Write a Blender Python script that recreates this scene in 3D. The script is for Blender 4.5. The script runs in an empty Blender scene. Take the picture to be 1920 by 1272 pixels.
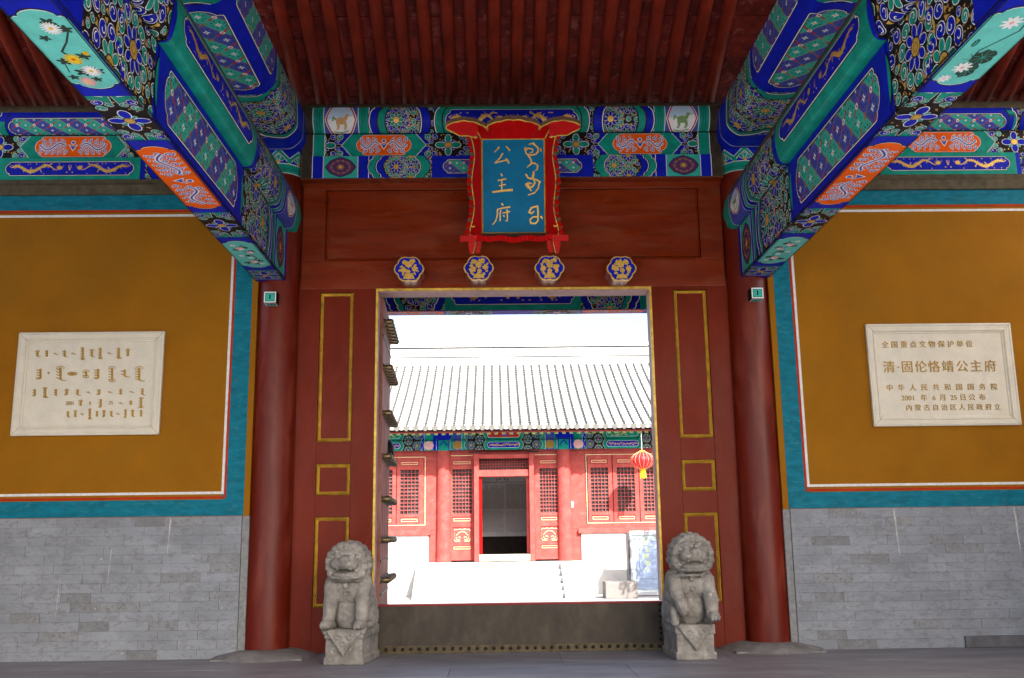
import bpy, bmesh, math, random
from math import sin, cos, pi, radians, atan2, sqrt, hypot, floor
from mathutils import Vector, Matrix, noise
from mathutils.geometry import tessellate_polygon
random.seed(7)
SC = bpy.context.scene
COL = SC.collection

# ------------------------------------------------------------------ camera, sky, sun, exposure
CAM_LOC = Vector((-0.2572, -11.6152, 1.3))
PITCH, YAW, ROLL, FPX = radians(11.3617), radians(1.1081), radians(0.7486), 1834.42
F = Vector((sin(YAW)*cos(PITCH), cos(YAW)*cos(PITCH), sin(PITCH)))
Rv = Vector((cos(YAW), -sin(YAW), 0)); Uv = Rv.cross(F)
R2 = cos(ROLL)*Rv - sin(ROLL)*Uv; U2 = sin(ROLL)*Rv + cos(ROLL)*Uv
cd = bpy.data.cameras.new('camera'); cam = bpy.data.objects.new('camera', cd); COL.objects.link(cam)
cd.sensor_width = 36; cd.lens = 36*FPX/1920; cd.clip_start = 0.05; cd.clip_end = 3000
m3 = Matrix((R2, U2, -F)).transposed()
cam.matrix_world = Matrix.Translation(CAM_LOC) @ m3.to_4x4()
SC.camera = cam

SUN_AZ, SUN_EL = radians(25.6), radians(40.0)
to_sun = Vector((sin(SUN_AZ)*cos(SUN_EL), -cos(SUN_AZ)*cos(SUN_EL), sin(SUN_EL)))
wd = bpy.data.worlds.new('World'); SC.world = wd; wd.use_nodes = True
nt = wd.node_tree; bg = nt.nodes['Background']
sky = nt.nodes.new('ShaderNodeTexSky'); sky.sky_type = 'NISHITA'; sky.sun_disc = False
sky.sun_elevation = SUN_EL; sky.sun_rotation = atan2(to_sun.x, to_sun.y); sky.dust_density = 4.0; sky.ozone_density = 1.0
nt.links.new(sky.outputs[0], bg.inputs[0]); bg.inputs[1].default_value = 0.15
sd = bpy.data.lights.new('sun', 'SUN'); sd.energy = 5.0; sd.angle = radians(0.53); sd.color = (1, 0.95, 0.87)
so = bpy.data.objects.new('sun', sd); COL.objects.link(so); so.location = (0, -10, 20)
so.rotation_euler = to_sun.to_track_quat('Z', 'Y').to_euler()
SC.view_settings.view_transform = 'Standard'; SC.view_settings.look = 'None'
SC.view_settings.gamma = 1; SC.view_settings.use_curve_mapping = False
SC.view_settings.exposure = 1.62
SC.render.engine = 'CYCLES'
SC.cycles.max_bounces = 10; SC.cycles.diffuse_bounces = 7; SC.cycles.glossy_bounces = 4
SC.cycles.transmission_bounces = 4; SC.cycles.caustics_reflective = False; SC.cycles.caustics_refractive = False
SC.cycles.use_denoising = True; SC.cycles.sample_clamp_indirect = 6

# ------------------------------------------------------------------ materials
MATS = {}
def M(name, col, rough=0.5, metal=0.0, var=0.12, scale=6.0, bump=0.0, bscale=60.0, patch=None, pscale=12.0, pth=0.6, pw=0.04,
      flat=(1, 1, 1), rvar=0.0, rnd=0.0, patch2=None, p2th=0.68, p2scale=40.0, emit=None, spec=0.12, coat=0.0, patchmix=1.0, grain=0.10):
    if name in MATS: return MATS[name]
    m = bpy.data.materials.new(name); m.use_nodes = True; t = m.node_tree; N = t.nodes; L = t.links
    b = N['Principled BSDF']; b.inputs['Roughness'].default_value = rough; b.inputs['Metallic'].default_value = metal
    b.inputs['Specular IOR Level'].default_value = spec
    if coat: b.inputs['Coat Weight'].default_value = coat; b.inputs['Coat Roughness'].default_value = 0.25
    geo = N.new('ShaderNodeNewGeometry'); mp = N.new('ShaderNodeMapping'); mp.inputs['Scale'].default_value = flat
    L.new(geo.outputs['Position'], mp.inputs[0]); vec = mp.outputs[0]
    def noi(sc, det=5, ro=0.6, dist=0):
        n = N.new('ShaderNodeTexNoise'); n.inputs['Scale'].default_value = sc; n.inputs['Detail'].default_value = det
        n.inputs['Roughness'].default_value = ro; n.inputs['Distortion'].default_value = dist; L.new(vec, n.inputs['Vector']); return n
    def mixc(a, bcol, fac, mode='MIX'):
        x = N.new('ShaderNodeMix'); x.data_type = 'RGBA'; x.blend_type = mode
        if isinstance(fac, float): x.inputs[0].default_value = fac
        else: L.new(fac, x.inputs[0])
        for s, v in ((6, a), (7, bcol)):
            if isinstance(v, tuple): x.inputs[s].default_value = (*v, 1) if len(v) == 3 else v
            else: L.new(v, x.inputs[s])
        return x.outputs[2]
    def ramp(src, lo, hi, a=0.0, bb=1.0):
        r = N.new('ShaderNodeMapRange'); r.inputs[1].default_value = lo; r.inputs[2].default_value = hi
        r.inputs[3].default_value = a; r.inputs[4].default_value = bb; L.new(src, r.inputs[0]); return r.outputs[0]
    n1 = noi(scale, 6, 0.65)
    f = ramp(n1.outputs[0], 0.3, 0.7, 1-var*1.5, 1+var)
    g1 = noi(95, 3, 0.75); gm_ = N.new('ShaderNodeMath'); gm_.operation = 'MULTIPLY'; L.new(f, gm_.inputs[0]); L.new(ramp(g1.outputs[0], 0.25, 0.75, 1-grain, 1+grain), gm_.inputs[1]); f = gm_.outputs[0]
    if rnd:
        oi = N.new('ShaderNodeObjectInfo'); rr = ramp(oi.outputs['Random'], 0, 1, 1-rnd, 1+rnd)
        mu = N.new('ShaderNodeMath'); mu.operation = 'MULTIPLY'; L.new(f, mu.inputs[0]); L.new(rr, mu.inputs[1]); f = mu.outputs[0]
    vm = N.new('ShaderNodeVectorMath'); vm.operation = 'SCALE'; vm.inputs[0].default_value = col; L.new(f, vm.inputs['Scale'])
    c = vm.outputs[0]
    if patch:
        pn = noi(pscale, 4, 0.6, 0.8)
        fac = ramp(pn.outputs[0], pth-pw, pth+pw, 0.0, patchmix); c = mixc(c, patch, fac)
    if patch2:
        pn = noi(p2scale, 3, 0.6, 0.4); c = mixc(c, patch2, ramp(pn.outputs[0], p2th-0.02, p2th+0.02))
    L.new(c, b.inputs['Base Color'])
    if rvar:
        n2 = noi(scale*0.7, 4); L.new(ramp(n2.outputs[0], 0.3, 0.7, max(0.05, rough-rvar), min(1, rough+rvar)), b.inputs['Roughness'])
    if bump:
        bn = noi(bscale, 5, 0.6); bp = N.new('ShaderNodeBump'); bp.inputs['Strength'].default_value = 1.0; bp.inputs['Distance'].default_value = bump
        L.new(bn.outputs[0], bp.inputs['Height']); L.new(bp.outputs[0], b.inputs['Normal'])
    if emit: b.inputs['Emission Color'].default_value = (*emit[:3], 1); b.inputs['Emission Strength'].default_value = emit[3]
    MATS[name] = m; return m

RED = M('red_lacquer', (0.150, 0.0125, 0.0018), 0.42, spec=0.15, var=0.16, scale=2.2, bump=0.0012, bscale=9, rvar=0.14, flat=(1, 1, 0.45), patch=(0.17, 0.020, 0.010), pscale=5, pth=0.60, pw=0.12, patchmix=0.6)
REDH = M('red_lacquer_header', (0.195, 0.021, 0.0018), 0.34, spec=0.3, var=0.2, scale=2.6, bump=0.003, bscale=5, rvar=0.15, flat=(0.5, 1, 2.4), patch=(0.21, 0.055, 0.022), pscale=2.6, pth=0.60, pw=0.12, patchmix=0.6)
REDC = M('red_lacquer_column', (0.125, 0.0095, 0.0025), 0.38, spec=0.3, var=0.2, scale=3.2, bump=0.0025, bscale=4, rvar=0.12, flat=(1, 1, 0.25), patch=(0.27, 0.06, 0.035), pscale=4, pth=0.62, pw=0.12, patchmix=0.5)
REDR = M('rafter_red', (0.20, 0.019, 0.006), 0.62, spec=0.25, var=0.3, scale=5, bump=0.001, flat=(1, 0.3, 1), patch=(0.17, 0.02, 0.012), pscale=7, pth=0.58, patchmix=0.7)
REDB = M('ceiling_board_red', (0.115, 0.0095, 0.005), 0.65, spec=0.25, var=0.4, scale=7, bump=0.001, rnd=0.3, patch=(0.26, 0.085, 0.07), pscale=9, pth=0.62, pw=0.08, patchmix=0.6)
BRED = M('bright_red_paint', (0.50, 0.004, 0.004), 0.35, var=0.08, scale=12)
GOLD = M('gold_paint', (0.72, 0.46, 0.09), 0.36, spec=0.5, metal=0.3, var=0.18, scale=40)
GOLDT = M('gold_trim', (0.72, 0.46, 0.055), 0.36, spec=0.5, metal=0.15, var=0.3, scale=9, patch=(0.34, 0.18, 0.03), pscale=30, pth=0.66)
PAL = {
 'blue': M('paint_blue', (0.004, 0.014, 0.42), 0.5, var=0.2, scale=7),
 'teal': M('paint_teal', (0.006, 0.28, 0.215), 0.5, var=0.2, scale=7),
 'lteal': M('paint_light_teal', (0.13, 0.56, 0.50), 0.5, var=0.1, scale=7),
 'lblue': M('paint_lilac_blue', (0.06, 0.085, 0.40), 0.5, var=0.1, scale=9),
 'black': M('paint_black', (0.012, 0.011, 0.012), 0.5, var=0.1),
 'white': M('paint_white', (0.78, 0.80, 0.80), 0.5, var=0.06),
 'gold': GOLD,
 'dgold': M('paint_dull_gold', (0.36, 0.21, 0.05), 0.45, metal=0.1, var=0.2, scale=30),
 'orange': M('paint_orange', (0.80, 0.11, 0.003), 0.5, var=0.08),
 'red': M('paint_red', (0.5, 0.03, 0.015), 0.5, var=0.08),
 'pink': M('paint_pink', (0.75, 0.42, 0.42), 0.5, var=0.05),
 'yellow': M('paint_yellow', (0.78, 0.55, 0.03), 0.5, var=0.05),
 'leaf': M('paint_leaf', (0.025, 0.05, 0.04), 0.5, var=0.1),
 'dark': M('bare_dark_wood', (0.045, 0.035, 0.024), 0.6, var=0.3, scale=12),
 'skyp': M('paint_sky', (0.45, 0.62, 0.80), 0.5, var=0.05),
 'tan': M('paint_tan', (0.60, 0.36, 0.16), 0.5, var=0.1),
 'green': M('paint_green', (0.18, 0.33, 0.12), 0.5, var=0.1),
 'violet': M('paint_violet', (0.10, 0.03, 0.13), 0.5, var=0.1),
 'grey': M('print_grey', (0.20, 0.20, 0.22), 0.6, var=0.05),
 'yg': M('print_yellow_green', (0.55, 0.62, 0.10), 0.6, var=0.05),
}
DUST = M('dusty_wood', (0.10, 0.085, 0.055), 0.75, var=0.25, scale=10, bump=0.001)
OCHRE = M('ochre_plaster', (0.285, 0.112, 0.0012), 0.8, spec=0.2, var=0.10, scale=1.6, bump=0.0008, bscale=18, patch=(0.26, 0.118, 0.006), pscale=1.7, pth=0.6, pw=0.15, patchmix=0.5, patch2=(0.24, 0.075, 0.01), p2scale=6, p2th=0.78)
BORDER = M('teal_blue_plaster', (0.003, 0.155, 0.23), 0.6, var=0.22, scale=5, bump=0.0006, flat=(1, 1, 3), patch=(0.05, 0.22, 0.27), pscale=9, pth=0.62, pw=0.08, patchmix=0.5)
BRICK = M('grey_brick', (0.262, 0.282, 0.315), 0.8, var=0.12, scale=3, bump=0.0018, bscale=60, rnd=0.06, flat=(0.75, 1, 1.3), patch=(0.185, 0.18, 0.185), pscale=16, pth=0.56, pw=0.03, patchmix=0.5, patch2=(0.45, 0.45, 0.45), p2th=0.69, p2scale=27)
BRICKB = M('grey_brick_brownish', (0.235, 0.245, 0.262), 0.8, var=0.12, scale=7, bump=0.002, bscale=60, rnd=0.14, patch=(0.165, 0.155, 0.155), pscale=26, pth=0.57, pw=0.03, patchmix=0.7, patch2=(0.5, 0.48, 0.46), p2th=0.71, p2scale=40)
JOINT = M('lime_joint', (0.24, 0.245, 0.25), 0.9, var=0.2, scale=20)
STREAK = M('lime_streak', (0.47, 0.47, 0.47), 0.85, var=0.3, scale=20)
MARBLE = M('white_marble', (0.68, 0.64, 0.54), 0.45, var=0.06, scale=3, patch=(0.52, 0.49, 0.44), pscale=3, pth=0.62, pw=0.1, patchmix=0.4)
STONE = M('lion_stone', (0.295, 0.278, 0.250), 0.85, var=0.3, scale=5, bump=0.006, bscale=55, patch=(0.15, 0.14, 0.13), pscale=7, pth=0.57, pw=0.1, patchmix=0.6, patch2=(0.42, 0.40, 0.38), p2th=0.66, p2scale=16)
FLOORM = M('paving_stone', (0.23, 0.23, 0.26), 0.5, spec=0.4, var=0.2, scale=1.7, bump=0.0015, bscale=14, rnd=0.07, rvar=0.1, flat=(0.5, 1.6, 1), patch=(0.14, 0.135, 0.145), pscale=5, pth=0.6, pw=0.12, patchmix=0.6)
PLINTH = M('plinth_stone', (0.21, 0.205, 0.205), 0.75, var=0.25, scale=6, bump=0.003, bscale=30)
YARD = M('courtyard_stone', (0.42, 0.41, 0.39), 0.85, var=0.1, scale=2)
YARDW = M('courtyard_pale_stone', (0.50, 0.49, 0.47), 0.85, var=0.1, scale=3)
BRONZE = M('threshold_sheet_metal', (0.066, 0.056, 0.046), 0.5, metal=0.3, var=0.14, scale=5, bump=0.0015, bscale=5, flat=(1.2, 1, 0.7), rvar=0.1, patch=(0.12, 0.10, 0.078), pscale=4, pth=0.6, pw=0.14, patchmix=0.4)
BRONZE2 = M('threshold_bottom_strip', (0.105, 0.085, 0.052), 0.5, metal=0.35, var=0.25, scale=14)
RIVET = M('rivet_bronze', (0.045, 0.036, 0.03), 0.35, metal=0.6, var=0.2)
KNOB = M('door_stud_bronze', (0.17, 0.125, 0.06), 0.32, metal=0.6, spec=0.5, var=0.3, scale=30)
LEAFW = M('door_leaf_weathered', (0.36, 0.17, 0.145), 0.6, var=0.25, scale=5, flat=(1, 1, 0.3), patch=(0.22, 0.045, 0.035), pscale=6, pth=0.52, pw=0.1, patchmix=0.7)
TILE = M('grey_roof_tile', (0.46, 0.46, 0.46), 0.8, var=0.15, scale=9, rnd=0.06)
TILED = M('shade_dark_tile', (0.035, 0.035, 0.035), 0.85, var=0.2, scale=12)  # near black: shade in the gaps of the roof put into the colour
FRED = M('hall_red_paint', (0.36, 0.062, 0.055), 0.5, var=0.12, scale=5, patch=(0.42, 0.11, 0.10), pscale=5, pth=0.6, pw=0.1, patchmix=0.5)
FGOLD = M('hall_gold_line', (0.74, 0.56, 0.32), 0.45, metal=0.1, var=0.1)
PANE = M('window_paper', (0.06, 0.062, 0.065), 0.35, var=0.4, scale=3)
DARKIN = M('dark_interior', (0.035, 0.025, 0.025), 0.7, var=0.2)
LAMPR = M('lantern_silk', (0.62, 0.022, 0.03), 0.4, var=0.08, scale=20)
STEEL = M('brushed_aluminium', (0.50, 0.53, 0.58), 0.35, metal=0.5, var=0.05)
POSTER = M('poster_blue', (0.16, 0.21, 0.45), 0.6, var=0.1, scale=3)
POSTERW = M('poster_white', (0.62, 0.68, 0.75), 0.6, var=0.05)
GREYP = M('grey_print_board', (0.80, 0.81, 0.84), 0.6, var=0.04)
PANGOLD = M('inscription_gold', (0.36, 0.205, 0.010), 0.36, spec=0.5, metal=0.2, var=0.3, scale=60)
SIGNBL = M('name_board_blue', (0.001, 0.16, 0.33), 0.45, var=0.1, scale=5)
BROWNE = M('dusty_brown_edge', (0.13, 0.075, 0.05), 0.7, var=0.2, scale=20)
IRON = M('old_iron', (0.025, 0.022, 0.022), 0.5, metal=0.6, var=0.2)

# ------------------------------------------------------------------ object helpers
WL = {}
def link(o, parent=None, label=None, cat=None, group=None, kind=None):
    COL.objects.link(o)
    if parent is not None:
        o.parent = parent
    if label: o['label'] = label
    if cat: o['category'] = cat
    if group: o['group'] = group
    if kind: o['kind'] = kind
    return o
def empty(name, loc, label=None, cat=None, group=None, kind=None, rot=(0, 0, 0)):
    o = bpy.data.objects.new(name, None); o.location = loc; o.rotation_euler = rot; o.empty_display_size = 0.2
    WL[o.name] = Vector(loc); return link(o, None, label, cat, group, kind)
def fix(o, parent):
    """geometry is in world coordinates: undo the parent's offset"""
    if parent is not None and parent.name in WL: o.location = -WL[parent.name]
class MB:
    def __init__(s): s.v = []; s.f = []; s.m = []
    def face(s, pts, mi=0):
        n = len(s.v); s.v += [tuple(p) for p in pts]; s.f.append(tuple(range(n, n+len(pts)))); s.m.append(mi)
    def mesh(s, vs, fs, mi=0):
        n = len(s.v); s.v += [tuple(p) for p in vs]
        for f in fs: s.f.append(tuple(n+i for i in f)); s.m.append(mi)
    def box(s, x0, x1, y0, y1, z0, z1, mi=0, b=0.0):
        if b <= 0:
            vs = [(x, y, z) for x in (x0, x1) for y in (y0, y1) for z in (z0, z1)]
            s.mesh(vs, [(0, 1, 3, 2), (4, 6, 7, 5), (0, 4, 5, 1), (2, 3, 7, 6), (0, 2, 6, 4), (1, 5, 7, 3)], mi); return
        bm = bmesh.new(); bmesh.ops.create_cube(bm, size=1)
        for v in bm.verts: v.co = Vector(((x0+x1)/2+v.co.x*(x1-x0), (y0+y1)/2+v.co.y*(y1-y0), (z0+z1)/2+v.co.z*(z1-z0)))
        bmesh.ops.bevel(bm, geom=bm.edges[:], offset=b, segments=2, affect='EDGES', profile=0.5)
        s.add_bm(bm, mi)
    def add_bm(s, bm, mi=0):
        bm.verts.ensure_lookup_table(); bm.verts.index_update()
        s.mesh([v.co.copy() for v in bm.verts], [[v.index for v in f.verts] for f in bm.faces], mi); bm.free()
    def tube(s, path, r, n=8, mi=0, cap=True):
        path = [Vector(p) for p in path]; k = len(path); rs = r if isinstance(r, (list, tuple)) else [r]*k
        rings = []; up = Vector((0, 0, 1))
        for i, p in enumerate(path):
            t = (path[min(i+1, k-1)]-path[max(i-1, 0)]).normalized()
            a = t.cross(up)
            if a.length < 1e-3: a = t.cross(Vector((1, 0, 0)))
            a.normalize(); b = t.cross(a)
            rings.append([p+(a*cos(2*pi*j/n)+b*sin(2*pi*j/n))*rs[i] for j in range(n)])
        vs = [q for r_ in rings for q in r_]
        fs = [(i*n+j, i*n+(j+1) % n, (i+1)*n+(j+1) % n, (i+1)*n+j) for i in range(k-1) for j in range(n)]
        if cap: fs += [tuple(range(n))[::-1], tuple((k-1)*n+j for j in range(n))]
        s.mesh(vs, fs, mi)
    def lathe(s, c, prof, n=24, mi=0, axis='Z', rf=None):
        c = Vector(c); vs = []
        for (r, h) in prof:
            for j in range(n):
                a = 2*pi*j/n; q = r*(rf(a, h) if rf else 1)
                if axis == 'Z': vs.append(c+Vector((q*cos(a), q*sin(a), h)))
                elif axis == 'Y': vs.append(c+Vector((q*cos(a), h, q*sin(a))))
                else: vs.append(c+Vector((h, q*cos(a), q*sin(a))))
        k = len(prof)
        fs = [(i*n+j, i*n+(j+1) % n, (i+1)*n+(j+1) % n, (i+1)*n+j) for i in range(k-1) for j in range(n)]
        fs += [tuple(range(n))[::-1], tuple((k-1)*n+j for j in range(n))]
        s.mesh(vs, fs, mi)
    def prism(s, poly, y0, y1, mi=0, mi2=None):
        """poly in (x,z), extruded in y"""
        n = len(poly); vs = [(x, y0, z) for x, z in poly]+[(x, y1, z) for x, z in poly]
        side = [(i, (i+1) % n, n+(i+1) % n, n+i) for i in range(n)]
        s.mesh(vs, side, mi if mi2 is None else mi2)
        tri = tessellate_polygon([[Vector((x, z, 0)) for x, z in poly]])
        s.mesh([(x, y0, z) for x, z in poly], tri, mi); s.mesh([(x, y1, z) for x, z in poly], tri, mi)
    def frame(s, x0, x1, z0, z1, w, y0, y1, mi=0, bev=0.0):
        """mitred moulding rectangle facing -Y; w = width; y0 front, y1 back"""
        O = [(x0, z0), (x1, z0), (x1, z1), (x0, z1)]; I = [(x0+w, z0+w), (x1-w, z0+w), (x1-w, z1-w), (x0+w, z1-w)]
        m_ = w*0.5; C = [(x0+m_, z0+m_), (x1-m_, z0+m_), (x1-m_, z1-m_), (x0+m_, z1-m_)]
        for i in range(4):
            j = (i+1) % 4
            P = lambda a, y: (a[0], y, a[1])
            s.face([P(O[i], y1), P(O[j], y1), P(C[j], y0), P(C[i], y0)], mi)
            s.face([P(C[i], y0), P(C[j], y0), P(I[j], y1), P(I[i], y1)], mi)
    def obj(s, name, mats, parent=None, smooth=False, label=None, cat=None, group=None, kind=None, world=True):
        if not isinstance(mats, (list, tuple)): mats = [mats]
        me = bpy.data.meshes.new(name); me.from_pydata(s.v, [], s.f)
        for m in mats: me.materials.append(m)
        me.polygons.foreach_set('material_index', s.m)
        if smooth:
            me.polygons.foreach_set('use_smooth', [True]*len(s.f))
        me.update()
        o = bpy.data.objects.new(name, me); link(o, parent, label, cat, group, kind)
        if world: fix(o, parent)
        if smooth and smooth != 'all':
            bm = bmesh.new(); bm.from_mesh(me); bmesh.ops.remove_doubles(bm, verts=bm.verts, dist=1e-5)
            for e in bm.edges:
                if len(e.link_faces) == 2 and e.calc_face_angle(0) > radians(38): e.smooth = False
            bm.to_mesh(me); bm.free()
        return o
def bx(name, x0, x1, y0, y1, z0, z1, mat, parent=None, b=0.004, **k):
    mb = MB(); mb.box(x0, x1, y0, y1, z0, z1, 0, b); return mb.obj(name, mat, parent, **k)
def inst(name, me, loc, parent=None, rot=None, **k):
    o = bpy.data.objects.new(name, me); link(o, parent, **k)
    off = WL.get(parent.name, Vector((0, 0, 0))) if parent is not None else Vector((0, 0, 0))
    o.location = Vector(loc)-off
    if rot: o.rotation_euler = rot
    return o

# ------------------------------------------------------------------ painting kit: flat shapes laid as thin paint on a surface
def clip_half(poly, ax, lim, keep_less):
    out = []; n = len(poly)
    for i in range(n):
        a, b = poly[i], poly[(i+1) % n]
        ia = (a[ax] <= lim) if keep_less else (a[ax] >= lim); ib = (b[ax] <= lim) if keep_less else (b[ax] >= lim)
        if ia: out.append(a)
        if ia != ib:
            t = (lim-a[ax])/(b[ax]-a[ax]); out.append((a[0]+t*(b[0]-a[0]), a[1]+t*(b[1]-a[1])))
    return out
class Surf:
    """u runs along axis A from O; s runs along the profile (list of 3D offsets)"""
    def __init__(s, O, A, prof, ns):
        s.O = Vector(O); s.A = Vector(A).normalized(); s.P = [Vector(p) for p in prof]; s.S = [0]
        for i in range(1, len(prof)): s.S.append(s.S[-1]+(s.P[i]-s.P[i-1]).length)
        fn = []
        for i in range(len(prof)-1):
            n = s.A.cross(s.P[i+1]-s.P[i]).normalized()*ns; fn.append(n)
        s.N = [(fn[max(0, i-1)]+fn[min(i, len(fn)-1)]).normalized() for i in range(len(prof))]
        s.len = s.S[-1]
    def at(s, i, u, v, h):
        d = s.S[i+1]-s.S[i]; t = (v-s.S[i])/d
        return s.O+s.A*u+s.P[i].lerp(s.P[i+1], t)+s.N[i].lerp(s.N[i+1], t)*h
class Paint:
    def __init__(s, surf, u0, u1, s0=0, s1=None):
        s.sf = surf; s.base = (u0, u1, s0, surf.len if s1 is None else s1); s.clip = s.base; s.pc = []; s.cols = []; s.k = 0; s.off = 0.001; s.lay = 0.0005
    def setclip(s, u0=None, u1=None, s0=None, s1=None):
        b = s.base; s.clip = (max(b[0], u0) if u0 is not None else b[0], min(b[1], u1) if u1 is not None else b[1], max(b[2], s0) if s0 is not None else b[2], min(b[3], s1) if s1 is not None else b[3])
    def _p(s, poly, c, L):
        u0, u1, a0, a1 = s.clip
        if c not in s.cols: s.cols.append(c)
        for ax, lim, less in ((0, u0, False), (0, u1, True), (1, a0, False), (1, a1, True)):
            poly = clip_half(poly, ax, lim, less)
            if len(poly) < 3: return
        s.k = (s.k+1) % 30; s.pc.append((poly, s.cols.index(c), s.off+L*s.lay+s.k*1e-5))
    def poly(s, pts, c, L, convex=False):
        if convex: s._p(pts, c, L); return
        for t in tessellate_polygon([[Vector((p[0], p[1], 0)) for p in pts]]): s._p([pts[i] for i in t], c, L)
    def rect(s, u0, u1, a0, a1, c, L): s._p([(u0, a0), (u1, a0), (u1, a1), (u0, a1)], c, L)
    def ell(s, x, y, a, b, c, L, rot=0, n=12):
        cr, sr = cos(rot), sin(rot)
        s._p([(x+a*cos(t)*cr-b*sin(t)*sr, y+a*cos(t)*sr+b*sin(t)*cr) for t in [2*pi*i/n for i in range(n)]], c, L)
    def line(s, pts, w, c, L, closed=False, w1=None):
        n = len(pts); Lp = []; Rp = []
        for i in range(n):
            a = pts[(i-1) % n] if (closed or i > 0) else pts[i]; b = pts[(i+1) % n] if (closed or i < n-1) else pts[i]
            dx, dy = b[0]-a[0], b[1]-a[1]; d = hypot(dx, dy) or 1; nx, ny = -dy/d, dx/d
            # miter
            if (closed or 0 < i < n-1):
                p = pts[i]; e1 = (p[0]-a[0], p[1]-a[1]); l1 = hypot(*e1) or 1; cs = abs((-e1[1]*nx+e1[0]*ny)/l1); k = 1/max(cs, 0.45)
            else: k = 1
            ww = w if w1 is None else w+(w1-w)*i/(n-1)
            if isinstance(w, (list, tuple)): ww = w[i]
            h = ww/2*k; Lp.append((pts[i][0]+nx*h, pts[i][1]+ny*h)); Rp.append((pts[i][0]-nx*h, pts[i][1]-ny*h))
        for i in range(n if closed else n-1):
            j = (i+1) % n; s._p([Lp[i], Lp[j], Rp[j], Rp[i]], c, L)
    def obj(s, name, parent, **k):
        mb = MB(); sf = s.sf
        for poly, ci, h in s.pc:
            lo = min(p[1] for p in poly); hi = max(p[1] for p in poly)
            for i in range(len(sf.P)-1):
                a, b = sf.S[i], sf.S[i+1]
                if hi <= a or lo >= b: continue
                q = poly
                if lo < a: q = clip_half(q, 1, a, False)
                if hi > b and len(q) > 2: q = clip_half(q, 1, b, True)
                if len(q) > 2: mb.face([sf.at(i, x, y, h) for x, y in q], ci)
        return mb.obj(name, [PAL[c] for c in s.cols], parent, **k)

def curl(P, x, y, r, c, L, ang=0, flip=1):
    P.ell(x, y, r*1.2, r*1.08, 'black', L, ang, 12); P.ell(x, y, r*1.03, r*0.92, 'white', L+1, ang, 12); P.ell(x, y, r*0.925, r*0.815, c, L+2, ang, 12)
    pts = []
    for i in range(9):
        t = i/8; a = ang+flip*t*4.6; q = r*(0.86-0.72*t); pts.append((x+q*cos(a), y+q*sin(a)))
    P.line(pts, r*0.2, 'black', L+3)
    pts2 = [(x+(p[0]-x)*0.82, y+(p[1]-y)*0.82) for p in pts]; P.line(pts2, r*0.13, 'white', L+4)
def petal(P, x, y, a, b, c, L, rot):
    P.ell(x, y, a*1.22, b*1.25, 'black', L, rot, 10); P.ell(x, y, a*1.06, b*1.08, 'white', L+1, rot, 10); P.ell(x, y, a*0.94, b*0.91, c, L+2, rot, 10)
def flower(P, x, y, R, c1, c2, L, n=8, m=10, sx=1.0, ph=0.0):
    for k in range(m):
        a = 2*pi*(k+0.5)/m+ph; curl(P, x+0.78*R*cos(a)*sx, y+0.78*R*sin(a), R*0.225, c2, L, a+1.2, 1 if k % 2 else -1)
    for k in range(m):
        a = 2*pi*k/m+ph; P.poly([(x+R*1.02*cos(a+d)*sx, y+R*1.02*sin(a+d)) for d in (-0.1, 0.1)]+[(x+R*0.88*cos(a)*sx, y+R*0.88*sin(a))], 'gold', L+3, True)
    P.ell(x, y, R*0.60*sx, R*0.60, 'black', L+5, 0, 18)
    for k in range(n):
        a = 2*pi*k/n+ph; petal(P, x+0.40*R*cos(a)*sx, y+0.40*R*sin(a), R*0.18, R*0.13, c1, L+6, a)
    P.ell(x, y, R*0.26*sx, R*0.26, 'black', L+9, 0, 14); P.ell(x, y, R*0.22*sx, R*0.22, 'gold', L+10, 0, 14); P.ell(x, y, R*0.13*sx, R*0.13, 'dgold', L+11, 0, 10); P.ell(x, y, R*0.10*sx, R*0.10, 'gold', L+12, 0, 10)
def ground(P, u0, u1, s0, s1, L, dens=40):
    P.rect(u0, u1, s0, s1, 'black', L)
    for _ in range(int(dens*(u1-u0)*(s1-s0)*10)):
        x = random.uniform(u0, u1); y = random.uniform(s0, s1); r = random.uniform(0.010, 0.02); a = random.uniform(0, 6.28)
        P.poly([(x+r*cos(a+d), y+r*sin(a+d)) for d in (0, 2.1, 4.2)], random.choice(('gold', 'dgold')), L+1, True)
def pack(P, u0, u1, s0, s1, occ, r0, L):
    """fill what the flowers leave free with curls of two colours"""
    for r in (r0, r0*0.78, r0*0.55):
        for _ in range(int(110*(u1-u0)*(s1-s0)/(r*r*8))):
            x = random.uniform(u0-r, u1+r); y = random.uniform(s0-r*0.6, s1+r*0.6)
            if all(hypot(x-a, y-b) > (r+q)*0.97 for a, b, q in occ):
                occ.append((x, y, r)); curl(P, x, y, r*0.88, random.choice(('teal', 'teal', 'blue')), L, random.uniform(0, 6.28), random.choice((-1, 1)))
def flowers(P, u0, u1, s0, s1, R, L=0, swap=False, sd=1):
    """whirling flowers filling a zone: one whole flower, half flowers cut by the edges"""
    P.setclip(u0, u1, s0, s1); ground(P, u0, u1, s0, s1, L)
    mid = (s0+s1)/2; um = (u0+u1)/2; H = s1-s0
    a, b = ('blue', 'teal') if swap else ('teal', 'blue')
    du = R*0.62; occ = []
    for (x, y, c1, c2) in ((um-du, mid, a, b), (um+du, s0, b, a), (um+du, s1, b, a)):
        flower(P, x, y, R, c1, c2, L+2); occ.append((x, y, R*1.02))
    pack(P, u0, u1, s0, s1, occ, R*0.24, L+2)
    P.setclip()
OG = [(0, 1), (0.25, 0.98), (0.42, 0.84), (0.40, 0.70), (0.62, 0.64), (0.84, 0.45), (0.96, 0.2), (1, 0)]
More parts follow.
